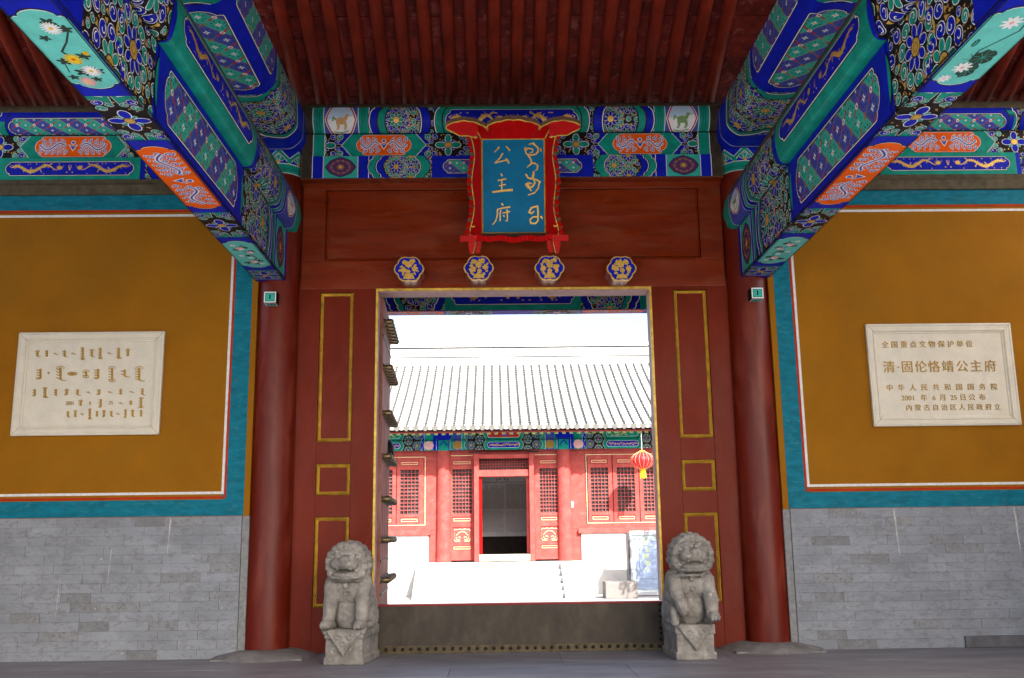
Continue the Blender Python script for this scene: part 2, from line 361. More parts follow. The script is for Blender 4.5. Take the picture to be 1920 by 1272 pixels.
def ogee(u0, u1, s0, s1, e):
    c = (s0+s1)/2; h = (s1-s0)/2; R_ = [(u1-e+e*a, c+h*b) for a, b in OG]+[(u1-e+e*a, c-h*b) for a, b in OG[-2::-1]]
    L_ = [(u0+e-e*a, c-h*b) for a, b in OG]+[(u0+e-e*a, c+h*b) for a, b in OG[-2::-1]]
    return R_+L_
def chev(P, u, d, e, s0, s1, w, c, L, edge='white'):
    """an ogee chevron band pointing in +-u (d), inner side at u"""
    cc = (s0+s1)/2; h = (s1-s0)/2
    path = [(u-d*e+d*e*a, cc+h*b) for a, b in OG]+[(u-d*e+d*e*a, cc-h*b) for a, b in OG[-2::-1]]
    sh = [(x+d*w, y) for x, y in path]
    for i in range(len(path)-1): P._p([path[i], path[i+1], sh[i+1], sh[i]], c, L)
    lw = max(0.005, h*0.045)
    P.line(sh, lw*2.4, 'black', L+1); P.line([(x-d*lw*0.2, y) for x, y in sh], lw, edge, L+2)
    P.line(path, lw*1.3, 'black', L+1)
def cart(P, u0, u1, s0, s1, e, fill, ring, L, lw=0.008, out=0.03):
    """ogee-ended cartouche with ring colour, black and white outlines"""
    P.poly(ogee(u0-out, u1+out, s0-out, s1+out, e), ring, L)
    P.poly(ogee(u0, u1, s0, s1, e), fill, L+1)
    return ogee(u0, u1, s0, s1, e)
def edges(P, pts, L, lw=0.008):
    P.line(pts, lw*2.6, 'black', L, True)
    P.line(pts, lw, 'white', L+1, True)
def maskring(P, pts, u0, u1, s0, s1, c, L):
    """fill between a cartouche contour and its bounding rectangle"""
    k = len(OG)*2-1
    Rr = pts[:k]; Ll = pts[k:]
    for seq, uu in ((Rr, u1), (Ll, u0)):
        for i in range(len(seq)-1): P._p([seq[i], seq[i+1], (uu, seq[i+1][1]), (uu, seq[i][1])], c, L)
    a0 = min(p[1] for p in pts); a1 = max(p[1] for p in pts)
    P.rect(u0, u1, s0, a0, c, L); P.rect(u0, u1, a1, s1, c, L)
def lattice(P, u0, u1, s0, s1, cw, L, rows=1.5):
    """diamond brocade: alternate lilac and light teal cells with white blossoms"""
    P.rect(u0, u1, s0, s1, 'dgold', L); ch = (s1-s0)/rows
    ni = int((u1-u0)/cw)+3; nj = int(rows*2)+3
    for j in range(-1, nj):
        for i in range(-1, ni):
            x = u0+(i+(0.5 if j % 2 else 0))*cw; y = s0+j*ch/2
            if x < u0-cw*0.5 or x > u1+cw*0.5: continue
            c = 'lblue' if (i+(j+1)//2) % 2 else 'tealm'
            a, b = cw*0.485, ch*0.48
            P._p([(x-a, y), (x-a*0.16, y+b*0.84), (x+a*0.16, y+b*0.84), (x+a, y), (x+a*0.16, y-b*0.84), (x-a*0.16, y-b*0.84)], c, L+1)
            r = min(cw, ch)*0.10
            for t in range(8):
                an = t*pi/4+0.39; P.ell(x+2.3*r*cos(an), y+2.3*r*sin(an), r*0.42, r*0.26, 'black', L+2, an, 6)
            for t in range(2): P.ell(x, y, r*1.25, r*0.42, 'white', L+3, t*pi/2, 8)
            P.ell(x, y, r*0.35, r*0.35, 'dgold', L+4, 0, 6)
    for j in range(-1, nj):
        for i in range(-1, ni):
            x = u0+(i+(0.5 if j % 2 else 0)+0.5)*cw; y = s0+j*ch/2
            if j % 2 == 0:
                P.line([(x-cw*0.24, y-ch*0.24), (x+cw*0.24, y+ch*0.24)], cw*0.07, 'red', L+5)
                P.ell(x, y, cw*0.09, cw*0.09, 'white', L+6, 0, 10); P.ell(x, y, cw*0.045, cw*0.045, 'red', L+7, 0, 8)
            else: P.ell(x, y, cw*0.07, cw*0.07, 'dgold', L+6, pi/4, 4)
PAL['tealm'] = M('paint_mid_teal', (0.035, 0.42, 0.34), 0.5, var=0.1, scale=9)
PAL['teal2'] = PAL['tealm']
def dragon(P, u0, u1, s0, s1, d, L, c='gold'):
    """a winding gilt dragon, head towards +u when d=1"""
    W = u1-u0; H = s1-s0; cy = (s0+s1)/2
    X = lambda t: (u0+t*W) if d > 0 else (u1-t*W)
    pts = []; ws = []
    for i in range(49):
        t = i/48; x = X(0.02+0.80*t); y = cy+H*(0.20+0.10*t)*sin(t*max(9.5, 2.0*W/H)+0.6)*(1 if t < 0.9 else 0.6); pts.append((x, y)); ws.append(H*(0.07+0.15*sin(pi*min(1, t*1.1)**0.8)))
    P.line(pts, ws, c, L)
    for i in range(2, 46, 2):     # back fins
        x, y = pts[i]; P.poly([(x-0.012, y+ws[i]*0.4), (x+0.012, y+ws[i]*0.4), (x-0.01*d, y+ws[i]*0.5+H*0.06)], c, L, True)
    for i, (sg, l) in enumerate(((-1, 0.30), (1, 0.26), (-1, 0.26), (1, 0.3))):   # legs with claws
        k = (10, 18, 29, 39)[i]; x, y = pts[k]; l *= H
        kx, ky = x+d*l*0.55, y+sg*l*0.45; ex, ey = kx+d*l*0.1, ky+sg*l*0.55
        ey = max(s0+H*0.08, min(s1-H*0.08, ey)); P.line([(x, y), (kx, ky), (ex, ey)], H*0.09, c, L, w1=H*0.05)
        for q in (-0.5, 0.3, 1.1): P.line([(ex, ey), (ex+d*H*0.09*cos(q), ey+sg*H*0.09*sin(q))], H*0.04, c, L)
    hx, hy = X(0.87), cy+H*0.08                                   # head, jaws, horns, whiskers
    P.ell(hx, hy, H*0.2, H*0.17, c, L, 0.2*d); P.ell(hx+d*H*0.15, hy+H*0.04, H*0.11, H*0.045, c, L, 0.25*d); P.ell(hx+d*H*0.12, hy-H*0.09, H*0.09, H*0.03, c, L, -0.3*d)
    for q in (2.0, 2.5, 3.0, 3.6, 4.1): P.line([(hx, hy), (hx+d*H*0.30*cos(q), hy+H*0.28*sin(q))], H*0.05, c, L, w1=0.002)
    P.line([(hx+d*H*0.2, hy), (hx+d*H*0.32, hy+H*0.12), (hx+d*H*0.30, hy+H*0.26)], H*0.02, c, L)
    for k in range(38):                                           # wisps of flame along the body
        q = random.randrange(3, 46); x, y = pts[q]; sg = random.choice((-1, 1)); l = H*random.uniform(0.10, 0.2); a = random.uniform(0.5, 1.2)
        P.line([(x, y+sg*ws[q]*0.4), (x-d*l*0.6*cos(a), y+sg*(ws[q]*0.4+l*0.5)), (x-d*l*cos(a), y+sg*(ws[q]*0.4+l*sin(a)))], H*0.045, c, L, w1=0.002)
    for k in range(9):                                            # flames and clouds
        x = X(random.uniform(0.03, 0.95)); y = random.choice((s0+H*0.1, s1-H*0.1)); P.ell(x, y, H*0.055, H*0.03, c, L, random.uniform(-0.6, 0.6), 7)
    P.line([(X(0.02), pts[0][1]), (X(-0.02), cy+H*0.2), (X(0.03), cy+H*0.3)], H*0.03, c, L)
def dragons(P, u0, u1, s0, s1, L, c='gold'):
    m = (u0+u1)/2; g = (s1-s0)*0.22
    dragon(P, u0, m-g, s0, s1, 1, L, c); dragon(P, m+g, u1, s0, s1, -1, L, c)
    h = s1-s0; cy = (s0+s1)/2                                        # the flaming pearl
    P.ell(m, cy-h*0.05, h*0.08, h*0.09, c, L)
    for q in (-1, 0, 1): P.line([(m, cy), (m+q*h*0.12, cy+h*0.16), (m+q*h*0.09, cy+h*0.32)], h*0.05, c, L, w1=0.003)
    for q in (-1, 1): P.ell(m+q*h*0.22, cy-h*0.3, h*0.07, h*0.05, c, L)
def vine(P, pts, w, L):
    P.line(pts, w*2.1, 'white', L); P.line(pts, w*0.95, 'bluev', L+2)
PAL['bluev'] = M('paint_scroll_blue', (0.06, 0.07, 0.40), 0.5, var=0.1)
def spir(x, y, r, a, f, n=10, turns=1.4):
    return [(x+r*(1-0.85*i/(n-1))*cos(a+f*2*pi*turns*i/(n-1)), y+r*(1-0.85*i/(n-1))*sin(a+f*2*pi*turns*i/(n-1))) for i in range(n)]
def scrolls(P, u0, u1, s0, s1, L, w=None):
    """white-edged blue scroll dragons on orange"""
    H = s1-s0; W = u1-u0; cx = (u0+u1)/2; cy = (s0+s1)/2; w = w or H*0.042
    for d in (-1, 1):
        X = lambda t: cx+d*t*W/2
        body = [(X(0.24+0.70*t), cy+H*0.17*sin(t*6.3+0.4)) for t in [i/18 for i in range(19)]]
        n = max(4, int(W/H*2.6))
        for k in range(n):
            t = 0.16+0.78*(k+0.5)/n; sg = 1 if k % 2 else -1; r = H*random.uniform(0.10, 0.14)
            vine(P, spir(X(t), cy+sg*H*random.uniform(0.20, 0.30), r, -sg*1.5, sg*d, 10, 1.15), w, L)
            vine(P, spir(X(t+0.02), cy-sg*H*random.uniform(0.02, 0.10), r*0.7, sg*1.5, -sg*d, 9, 1.0), w*0.9, L)
            P.ell(X(t+0.4/n), cy+sg*H*0.40, H*0.07, H*0.042, 'white', L, 0.2); P.ell(X(t+0.4/n), cy+sg*H*0.40, H*0.05, H*0.022, 'bluev', L+2, 0.2)
        vine(P, body, w*1.5, L+4)
    P.poly([(cx-H*0.24, cy+H*0.12), (cx, cy+H*0.04), (cx+H*0.24, cy+H*0.12), (cx, cy-H*0.26)], 'white', L+6)
    P.poly([(cx-H*0.17, cy+H*0.08), (cx, cy+H*0.01), (cx+H*0.17, cy+H*0.08), (cx, cy-H*0.19)], 'bluev', L+8)
    P.ell(cx, cy+H*0.22, H*0.12, H*0.11, 'white', L+6); P.ell(cx, cy+H*0.22, H*0.08, H*0.07, 'bluev', L+8)
def knot(P, x, s0, s1, L, fl=('blue', 'teal'), hw=0.34):
    """crossing bands with curls round a four-petalled flower"""
    cy = (s0+s1)/2; h = (s1-s0)/2; a, b = fl; P.setclip(x-hw, x+hw, s0, s1)
    P.rect(x-hw, x+hw, s0, s1, 'black', L)
    for k in range(int(46*hw/0.34)):
        px = x+random.uniform(-hw, hw); py = random.uniform(s0, s1); P.poly([(px, py), (px+0.022, py+0.004), (px+0.008, py+0.022)], 'gold', L+1, True)
    for d in (-1, 1):
        for e in (-1, 1):
            xo = x+d*hw; q = min(hw*0.9, h*1.15)
            pth = [(xo+d*0.02, cy+e*h*0.20), (xo-d*q*0.34, cy+e*h*0.20), (xo-d*q*0.06, cy+e*h*1.1)]
            P.line(pth, h*0.40, 'black', L+2); P.line(pth, h*0.35, 'white', L+3); P.line(pth, h*0.29, b, L+4)
            curl(P, xo-d*q*0.50, cy+e*h*0.72, h*0.27, a, L+5, 0.5, e*d); curl(P, xo-d*q*0.98, cy+e*h*0.74, h*0.25, b, L+7, 2.0, -e*d); curl(P, xo-d*q*0.72, cy+e*h*0.30, h*0.19, b, L+6, 2.0, -e*d)
    for k in range(4):
        an = k*pi/2; m = 1.15 if k % 2 == 0 else 1.0; petal(P, x+h*0.54*cos(an)*1.15, cy+h*0.54*sin(an), h*0.38*m, h*0.27, a, L+12, an); petal(P, x+h*0.46*cos(an+pi/4)*1.1, cy+h*0.46*sin(an+pi/4), h*0.15, h*0.10, b, L+12, an+pi/4)
    P.ell(x, cy, h*0.32, h*0.27, 'black', L+15); P.ell(x, cy, h*0.28, h*0.23, 'gold', L+16); P.ell(x, cy, h*0.20, h*0.155, 'dgold', L+17); P.ell(x, cy, h*0.17, h*0.13, 'gold', L+18); P.setclip()
def mum(P, x, y, r, c, L, sq=0.75):
    for k in range(18):
        a = 2*pi*k/18; P.ell(x+0.55*r*cos(a), y+0.55*r*sin(a)*sq, r*0.46, r*0.085, c, L+(k % 2), atan2(sin(a)*sq, cos(a)), 7)
    P.ell(x, y, r*0.22, r*0.17, 'yellow' if c != 'yellow' else 'orange', L+2)
def leafc(P, x, y, r, L):
    for k in range(5):
        a = 2*pi*k/5+x*40; P.ell(x+0.5*r*cos(a), y+0.5*r*sin(a), r*0.5, r*0.27, 'leaf', L, a, 8)
def medal(P, x, s0, s1, hw, L, kind):
    cy = (s0+s1)/2; h = (s1-s0)/2
    pts = []
    for k in range(32):
        a = 2*pi*k/32; q = 1+0.085*abs(cos(2*a))-0.07*abs(sin(4*a)); pts.append((x+hw*q*cos(a), cy+h*0.86*q*sin(a)))
    sc = lambda f: [(x+(p[0]-x)*f, cy+(p[1]-cy)*f) for p in pts]
    if kind == 'gold':
        P.poly(sc(1.0), 'black', L); P.poly(sc(0.93), 'violet', L+1)
        P.line(sc(0.66), h*0.05, 'dgold', L+2, True)
        for k in range(10):
            a = 2*pi*k/10; P.line(spir(x+hw*0.62*cos(a), cy+h*0.55*sin(a), h*0.12, a, 1, 7, 1), h*0.045, 'dgold', L+2)
        for k in range(8): P.ell(x+hw*0.18*cos(k*pi/4), cy+h*0.18*sin(k*pi/4), h*0.12, h*0.07, 'dgold', L+2, k*pi/4, 7)
        P.ell(x, cy, h*0.12, h*0.12, 'gold', L+3); return
    P.poly(sc(1.04), 'white', L); P.poly(sc(0.99), 'red', L+1); P.poly(sc(0.90), 'white', L+2)
    P.poly([p for p in sc(0.88) if p[1] > cy], 'skyp', L+3)
    c = 'tan' if kind == 'horse' else 'green'
    P.ell(x, cy-h*0.05, hw*0.36, h*0.16, c, L+4); d = 1
    P.line([(x+hw*0.28, cy), (x+hw*0.46, cy+h*0.22), (x+hw*0.58, cy+h*0.16)], h*0.16, c, L+4, w1=h*0.09)
    for q in (-0.30, -0.20, 0.22, 0.32): P.line([(x+hw*q, cy-h*0.1), (x+hw*(q+0.06), cy-h*0.28), (x+hw*(q-0.03), cy-h*0.44)], h*0.075, c, L+4, w1=h*0.04)
    P.line([(x-hw*0.34, cy), (x-hw*0.52, cy+h*0.1), (x-hw*0.6, cy-h*0.06)], h*0.07, 'green', L+4)
    P.line([(x-hw*0.55, cy-h*0.52), (x, cy-h*0.58), (x+hw*0.5, cy-h*0.48)], h*0.05, 'green', L+4)

# band sets used on the two-column-wide lintels
def lintel_ends(P, H, s0, s1, half, d, c1, c2, kind, W=(0.0, 0.15, 0.56, 0.71), dark=0.12):
    """square medallion between two bars at one end of a lintel. half = |u| where painting starts"""
    a = half
    def R(x0, x1, c, L): P.rect(min(d*x0, d*x1), max(d*x0, d*x1), s0, s1, c, L)
    R(a, a+dark, 'dark', 14)
    for (o0, o1) in ((W[0], W[1]), (W[2], W[3])):
        R(a-o1, a-o0, c1, 14)
        for o in (o0+0.008, o1-0.008): R(a-o-0.004, a-o+0.004, 'white', 15)
        if c1 == 'teal':
            for o in (o0+0.06, o0+0.09): R(a-o-0.002, a-o+0.002, 'black', 15)
    R(a-W[2], a-W[1], c2, 14)
    medal(P, d*(a-(W[1]+W[2])/2), s0, s1, (W[2]-W[1])/2*0.86, 15, kind)

# ------------------------------------------------------------------ setting: ground
gr = MB(); gr.box(-400, 400, -300, 400, -1.2, -0.62, 0); gr.obj('ground', YARD, kind='structure')
gp = MB(); gp.box(-14, 14, -9.4, 4.6, -0.62, -0.03); base = gp.obj('gate_platform', PLINTH, kind='structure')
fc = MB(); fc.box(-30, 30, -60, -9.41, -0.62, -0.2); fc.obj('bounce_forecourt', M('forecourt_bounce_stone', (0.50, 0.48, 0.45), 0.85, var=0.1, scale=2), kind='structure')  # unseen ground in front, made pale to bounce sunlight into the gate
fl = empty('floor', (0, 0, 0), kind='structure')
bed = MB(); bed.box(-13.9, 13.9, -9.35, 4.55, -0.03, -0.012); bed.obj('joint_bed', JOINT, fl)
sl_mesh = {}
def slab(x0, x1, y0, y1, z=0.0, mat=FLOORM, par=fl):
    key = (round(x1-x0, 3), round(y1-y0, 3), mat.name)
    if key not in sl_mesh:
        mb = MB(); w, d = (x1-x0)/2-0.0025, (y1-y0)/2-0.0025; mb.box(-w, w, -d, d, -0.028, 0, 0, 0.002)
        me = bpy.data.meshes.new('slab'); me.from_pydata(mb.v, [], mb.f); me.materials.append(mat); sl_mesh[key] = me
    return inst('slab', sl_mesh[key], ((x0+x1)/2, (y0+y1)/2, z), par)
xs = [-13.8+1.78*i for i in range(17)]
for r in range(8):
    y1 = -0.02-1.15*r if r else -0.02; y0 = y1-1.15 if r else -1.17
    y1 = -0.02-1.15*r; y0 = y1-1.15
    off = 0.62 if r % 2 else 0.0
    if r < 4:
        for x in xs:
            if x+off < 13: slab(x+off, x+off+1.78, y0, y1, z=random.uniform(-0.0015, 0.0015))
    else:
        slab(-13.8, 13.8, y0, y1)
slab(-13.8, 13.8, 0.35, 4.5)

# ------------------------------------------------------------------ door wall: posts, panels, header, threshold
dw = empty('gate_door_frame', (0, 0, 0), 'red lacquered gate frame with gold edged panels round the open doorway', 'door frame')
OX0, OX1, TZ, OZ = -1.68, 1.68, 0.535, 4.255
def panel_side(sg):
    X = lambda a: sg*a
    def B(name, a, b, y0, y1, z0, z1, mat, bev=0.004):
        return bx(name, min(X(a), X(b)), max(X(a), X(b)), y0, y1, z0, z1, mat, dw, bev)
    # stiles and rails so the three fields are truly recessed
    zs = [(0.515, 1.54), (1.79, 2.158), (2.415, 4.235)]
    B('post', 1.68, 1.955, 0.0, 0.16, 0.02, 4.40, RED, 0.006)
    B('post', 2.36, 2.635, 0.002, 0.162, 0.02, 4.40, RED, 0.01)
    prev = 0.02
    for (a, b) in zs+[(4.40, 4.40)]:
        B('rail', 1.955, 2.36, 0.001, 0.16, prev, a, RED, 0.0)
        prev = b
    for (a, b) in zs:
        B('inset_panel', 1.955, 2.36, 0.03, 0.12, a, b, RED, 0.0)
        mb = MB(); mb.frame(min(X(1.956), X(2.359)), max(X(1.956), X(2.359)), a+0.002, b-0.002, 0.042, -0.014, 0.028)
        mb.obj('gold_moulding', GOLDT, dw)
for sg in (-1, 1): panel_side(sg)
# gold edge round the opening
mb = MB()
for sg in (-1, 1): mb.box(min(sg*1.655, sg*1.684), max(sg*1.655, sg*1.684), -0.014, 0.02, TZ+0.01, OZ+0.02, 0, 0.006)
mb.box(-1.684, 1.684, -0.016, 0.02, OZ-0.008, OZ+0.022, 0, 0.006); mb.obj('gold_edging', GOLDT, dw)
mb = MB()
for sg in (-1, 1): mb.box(min(sg*1.664, sg*1.70), max(sg*1.664, sg*1.70), 0.02, 0.28, TZ, OZ-0.008, 0, 0.004)
mb.box(-1.66, 1.66, 0.02, 0.30, OZ-0.02, OZ+0.05, 0, 0.004); mb.obj('door_reveal', M('reveal_bounce_pink', (0.45, 0.30, 0.28), 0.5, var=0.2, scale=4), dw)  # pink colour carries the sun bounce on the reveal
bx('header', -2.60, 2.60, -0.004, 0.16, OZ+0.022, 4.63, REDH, dw, 0.006)
# upper board with recessed field
bx('upper_rail', -2.60, 2.60, -0.002, 0.16, 5.545, 5.66, REDH, dw, 0.005)
for sg in (-1, 1): bx('upper_stile', min(sg*2.32, sg*2.60), max(sg*2.32, sg*2.60), -0.003, 0.16, 4.63, 5.545, REDH, dw, 0.005)
bx('upper_panel', -2.33, 2.33, 0.022, 0.12, 4.60, 5.56, REDH, dw, 0.0)
mb = MB(); mb.frame(-2.32, 2.32, 4.63, 5.545, 0.035, -0.006, 0.020); mb.obj('panel_bead', REDH, dw)
# threshold clad in sheet metal
th = empty('door_threshold', (0, 0, 0), 'tall brown sheet metal threshold board edged with rivets across the doorway', 'threshold')
bx('threshold_board', -1.655, 1.655, -0.02, 0.12, 0.05, TZ-0.012, BRONZE, th, 0.004)
bx('threshold_cap', -1.655, 1.655, -0.024, 0.14, TZ-0.012, TZ+0.004, M('cap_red', (0.3, 0.03, 0.03), 0.4), th, 0.002)
bx('bottom_strip', -1.655, 1.655, -0.026, 0.1, 0.0, 0.085, BRONZE2, th, 0.003)
mb = MB(); mb.lathe((0, 0, 0), [(0.021, 0.0), (0.019, -0.010), (0.013, -0.018), (0.002, -0.021)], 12, 0, 'Y')
rme = bpy.data.meshes.new('rivet'); rme.from_pydata(mb.v, [], mb.f); rme.materials.append(RIVET); rme.polygons.foreach_set('use_smooth', [True]*len(mb.f))
for k in range(35): inst('rivet', rme, (-1.60+k*3.2/34, -0.027, 0.05+random.uniform(-0.002, 0.002)), th)
for sg in (-1, 1):
    for k in range(6 if sg < 0 else 7): inst('rivet', rme, (sg*1.625, -0.021, 0.125+k*0.063), th)

# ------------------------------------------------------------------ door pegs (hexagonal, carved)
def lobed(cx, cz, R, k=0.92, n=48):
    pts = []
    for i in range(n):
        a = 2*pi*i/n; a6 = (a+pi/6) % (pi/3)-pi/6
        q = (cos(pi/6)/cos(abs(((a) % (pi/3))-pi/6)))
        q *= 1-0.035*cos(12*a)
        pts.append((cx+R*q*cos(a)*1.02, cz+R*q*sin(a)*k))
    return pts
names = ('chrysanthemum', 'orchid', 'peony', 'plum')
for k, (cx, cz) in enumerate(((-1.255, 4.425), (-0.425, 4.43), (0.42, 4.425), (1.28, 4.41))):
    where = ('leftmost', 'second from left,', 'third from left,', 'rightmost')[k]
    pg = empty('door_peg', (cx, 0, cz), f'{where} hexagonal blue and gold carved door peg above the doorway', 'door peg', 'carved pegs over the doorway')
    mb = MB(); back = lobed(cx-0.0, cz, 0.17); front = lobed(cx, cz, 0.165)
    n = len(back); mb.mesh([(x, 0.0, z) for x, z in back]+[(x, -0.33, z) for x, z in front], [(i, (i+1) % n, n+(i+1) % n, n+i) for i in range(n)])
    mb.obj('peg_shaft', M('peg_shaft_red', (0.28, 0.10, 0.085), 0.28, var=0.15, scale=30), pg, smooth=True)
    mb = MB(); mb.prism(lobed(cx, cz, 0.185), -0.352, -0.325); mb.obj('peg_rim', GOLD, pg)
    mb = MB(); mb.prism(lobed(cx, cz, 0.168), -0.357, -0.35); mb.obj('peg_face', PAL['blue'], pg)
    rs = random.Random(40+k); mb = MB()
    def lf(x, z, a, l, w):
        pts = [(x+l*t*cos(a)-w*sin(pi*t)*sin(a), z+l*t*sin(a)+w*sin(pi*t)*cos(a)) for t in (0, .25, .5, .75, 1)]+[(x+l*t*cos(a)+w*sin(pi*t)*sin(a), z+l*t*sin(a)-w*sin(pi*t)*cos(a)) for t in (.75, .5, .25)]
        mb.prism([(p, q) for p, q in pts], -0.357-0.009*rs.uniform(0.7, 1.4), -0.356)
    for (fx, fz, fr) in ((0.0, 0.045, 0.042), (-0.07, -0.01, 0.036), (0.075, 0.0, 0.036), (-0.05, 0.09, 0.03), (0.055, 0.095, 0.03), (0.0, -0.035, 0.03)):
        fx += rs.uniform(-.01, .01); fz += rs.uniform(-.01, .01)
        for q in range(7): lf(cx+fx, cz+fz*0.95, q*0.9+rs.random()*0.3, fr*1.1, fr*0.36)
    for q in range(24):
        a = q*0.262+rs.uniform(-.1, .1); r = rs.uniform(0.06, 0.095); lf(cx+r*cos(a), cz+r*sin(a)*0.9, a+rs.uniform(-.8, .8), 0.04, 0.013)
    mb.prism([(cx-0.055, cz-0.085), (cx-0.07, cz-0.125), (cx+0.07, cz-0.125), (cx+0.055, cz-0.085), (cx, cz-0.065)], -0.367, -0.356)
    mb.obj('carved_flowers', GOLD, pg)

# ------------------------------------------------------------------ columns
CX = 2.92; CC = 2.87
for sg in (-1, 1):
    side = 'left' if sg < 0 else 'right'
    c = empty('red_column', (sg*CC, 0, 0), f'round glossy red column at the {side} of the doorway, between the door frame and the ochre wall', 'column', 'red lacquered columns')
    mb = MB(); prof = [(0.262, 0.07), (0.262, 0.3), (0.258, 2.0), (0.252, 4.0), (0.248, 5.7)]; mb.lathe((sg*CC, 0.0, 0), prof, 48); mb.obj('shaft', REDC, c, smooth=True)
    mb = MB(); mb.lathe((sg*CC, 0, 0), [(0.62, -0.01), (0.56, 0.03), (0.42, 0.065), (0.35, 0.085), (0.25, 0.09)], 40); mb.obj('stone_base', PLINTH, c, smooth=True)
    pl = bx('base_slab', sg*CC-0.50, sg*CC+0.50, -0.47, 0.4, -0.01, 0.018, PLINTH, c, 0.008)
    # painted head of the column
    n = 40; prof = [Vector((0.254*cos(t), 0.254*sin(t), 0)) for t in [2*pi*i/n for i in range(n+1)]]
    sf = Surf((sg*CC, 0, 5.68), (0, 0, 1), prof, -1); C_ = sf.len
    P = Paint(sf, 0, 0.42); P.rect(0, 0.42, 0, C_, 'blue', 0); P.rect(0.0, 0.13, 0, C_, 'teal', 1)
    for u in (0.007, 0.125): P.rect(u-0.004, u+0.004, 0, C_, 'white', 2)
    for u in (0.05, 0.065): P.rect(u-0.0015, u+0.0015, 0, C_, 'black', 2)
    for k in range(6):
        s_ = C_*(k+0.5)/6
        P.line([(0.14, s_-0.16), (0.29, s_), (0.14, s_+0.16)], 0.06, 'black', 2); P.line([(0.14, s_-0.16), (0.29, s_), (0.14, s_+0.16)], 0.05, 'white', 3); P.line([(0.14, s_-0.16), (0.29, s_), (0.14, s_+0.16)], 0.038, 'teal', 4)
        P.ell(0.17, s_, 0.045, 0.03, 'gold', 3)
        for q in (-1, 0, 1): petal(P, 0.185+(0.02 if q == 0 else 0), s_+q*0.045, 0.034, 0.024, 'teal', 4, q*0.8)
    P.obj('painted_band', c)
    bx('tenon_block', sg*2.87-0.074, sg*2.87+0.074, -0.43, -0.28, 4.005, 4.145, PAL['black'], c, 0.003)
    x0_, x1_ = sorted((sg*2.60, sg*3.4)); bx('light_leak_filler', x0_, x1_, 0.05, 0.2, 0, 5.62, REDC, c, 0)  # filler added behind the column to block light leaking past the wall
    # tenon faces painted teal with white edge
    sf = Surf((sg*2.87-0.07, -0.43, 4.01), (1, 0, 0), [Vector((0, 0, 0)), Vector((0, 0, 0.13))], 1); P = Paint(sf, 0, 0.14)
    P.rect(0, 0.14, 0, 0.13, 'white', 0); P.rect(0.014, 0.126, 0.014, 0.116, 'black', 1); P.rect(0.02, 0.12, 0.02, 0.11, 'tealm', 2); P.rect(0.062, 0.078, 0.04, 0.095, 'black', 3)
    P.obj('tenon_face', c)
    sf = Surf((sg*2.87-0.07, -0.285, 4.003), (1, 0, 0), [Vector((0, 0, 0)), Vector((0, -0.14, 0))], 1); P = Paint(sf, 0, 0.14)
    P.off = 0.001; P.rect(0, 0.14, 0, 0.14, 'white', 0); P.rect(0.014, 0.126, 0.014, 0.12, 'black', 1); P.rect(0.022, 0.118, 0.022, 0.112, 'tealm', 2); P.rect(0.062, 0.078, 0.03, 0.09, 'black', 3)
    P.obj('tenon_underside', c)

# ------------------------------------------------------------------ longitudinal beams (towards the viewer), three tiers each side
UMAX = 7.05
def rounded(pts, rads, seg=4):
    """round the corners of an open polyline in (x,z)"""
    out = [pts[0]]
    for i in range(1, len(pts)-1):
        a, p, b = Vector(pts[i-1]), Vector(pts[i]), Vector(pts[i+1]); r = rads[i-1]
        if r <= 0: out.append(tuple(p)); continue
        d1 = (a-p).normalized()*r; d2 = (b-p).normalized()*r
        for k in range(seg+1):
            t = k/seg; out.append(tuple((1-t)**2*(p+d1)+2*t*(1-t)*p+t*t*(p+d2)))
    out.append(pts[-1]); return out
def beam_body(name, outline, sg, y0, y1, mat, label, group):
    """closed outline in (x,z), x for the left (negative) side; mirrored by sg"""
    e = empty(name, (sg*CX, (y0+y1)/2, min(p[1] for p in outline)), label, 'beam', group)
    mb = MB(); n = len(outline); pts = [(-sg*x, z) for x, z in outline]
    mb.mesh([(x, y0, z) for x, z in pts]+[(x, y1, z) for x, z in pts], [(i, (i+1) % n, n+(i+1) % n, n+i) for i in range(n)]+[tuple(range(n)), tuple(range(2*n-1, n-1, -1))])
    mb.obj('timber', mat, e, smooth=True); return e
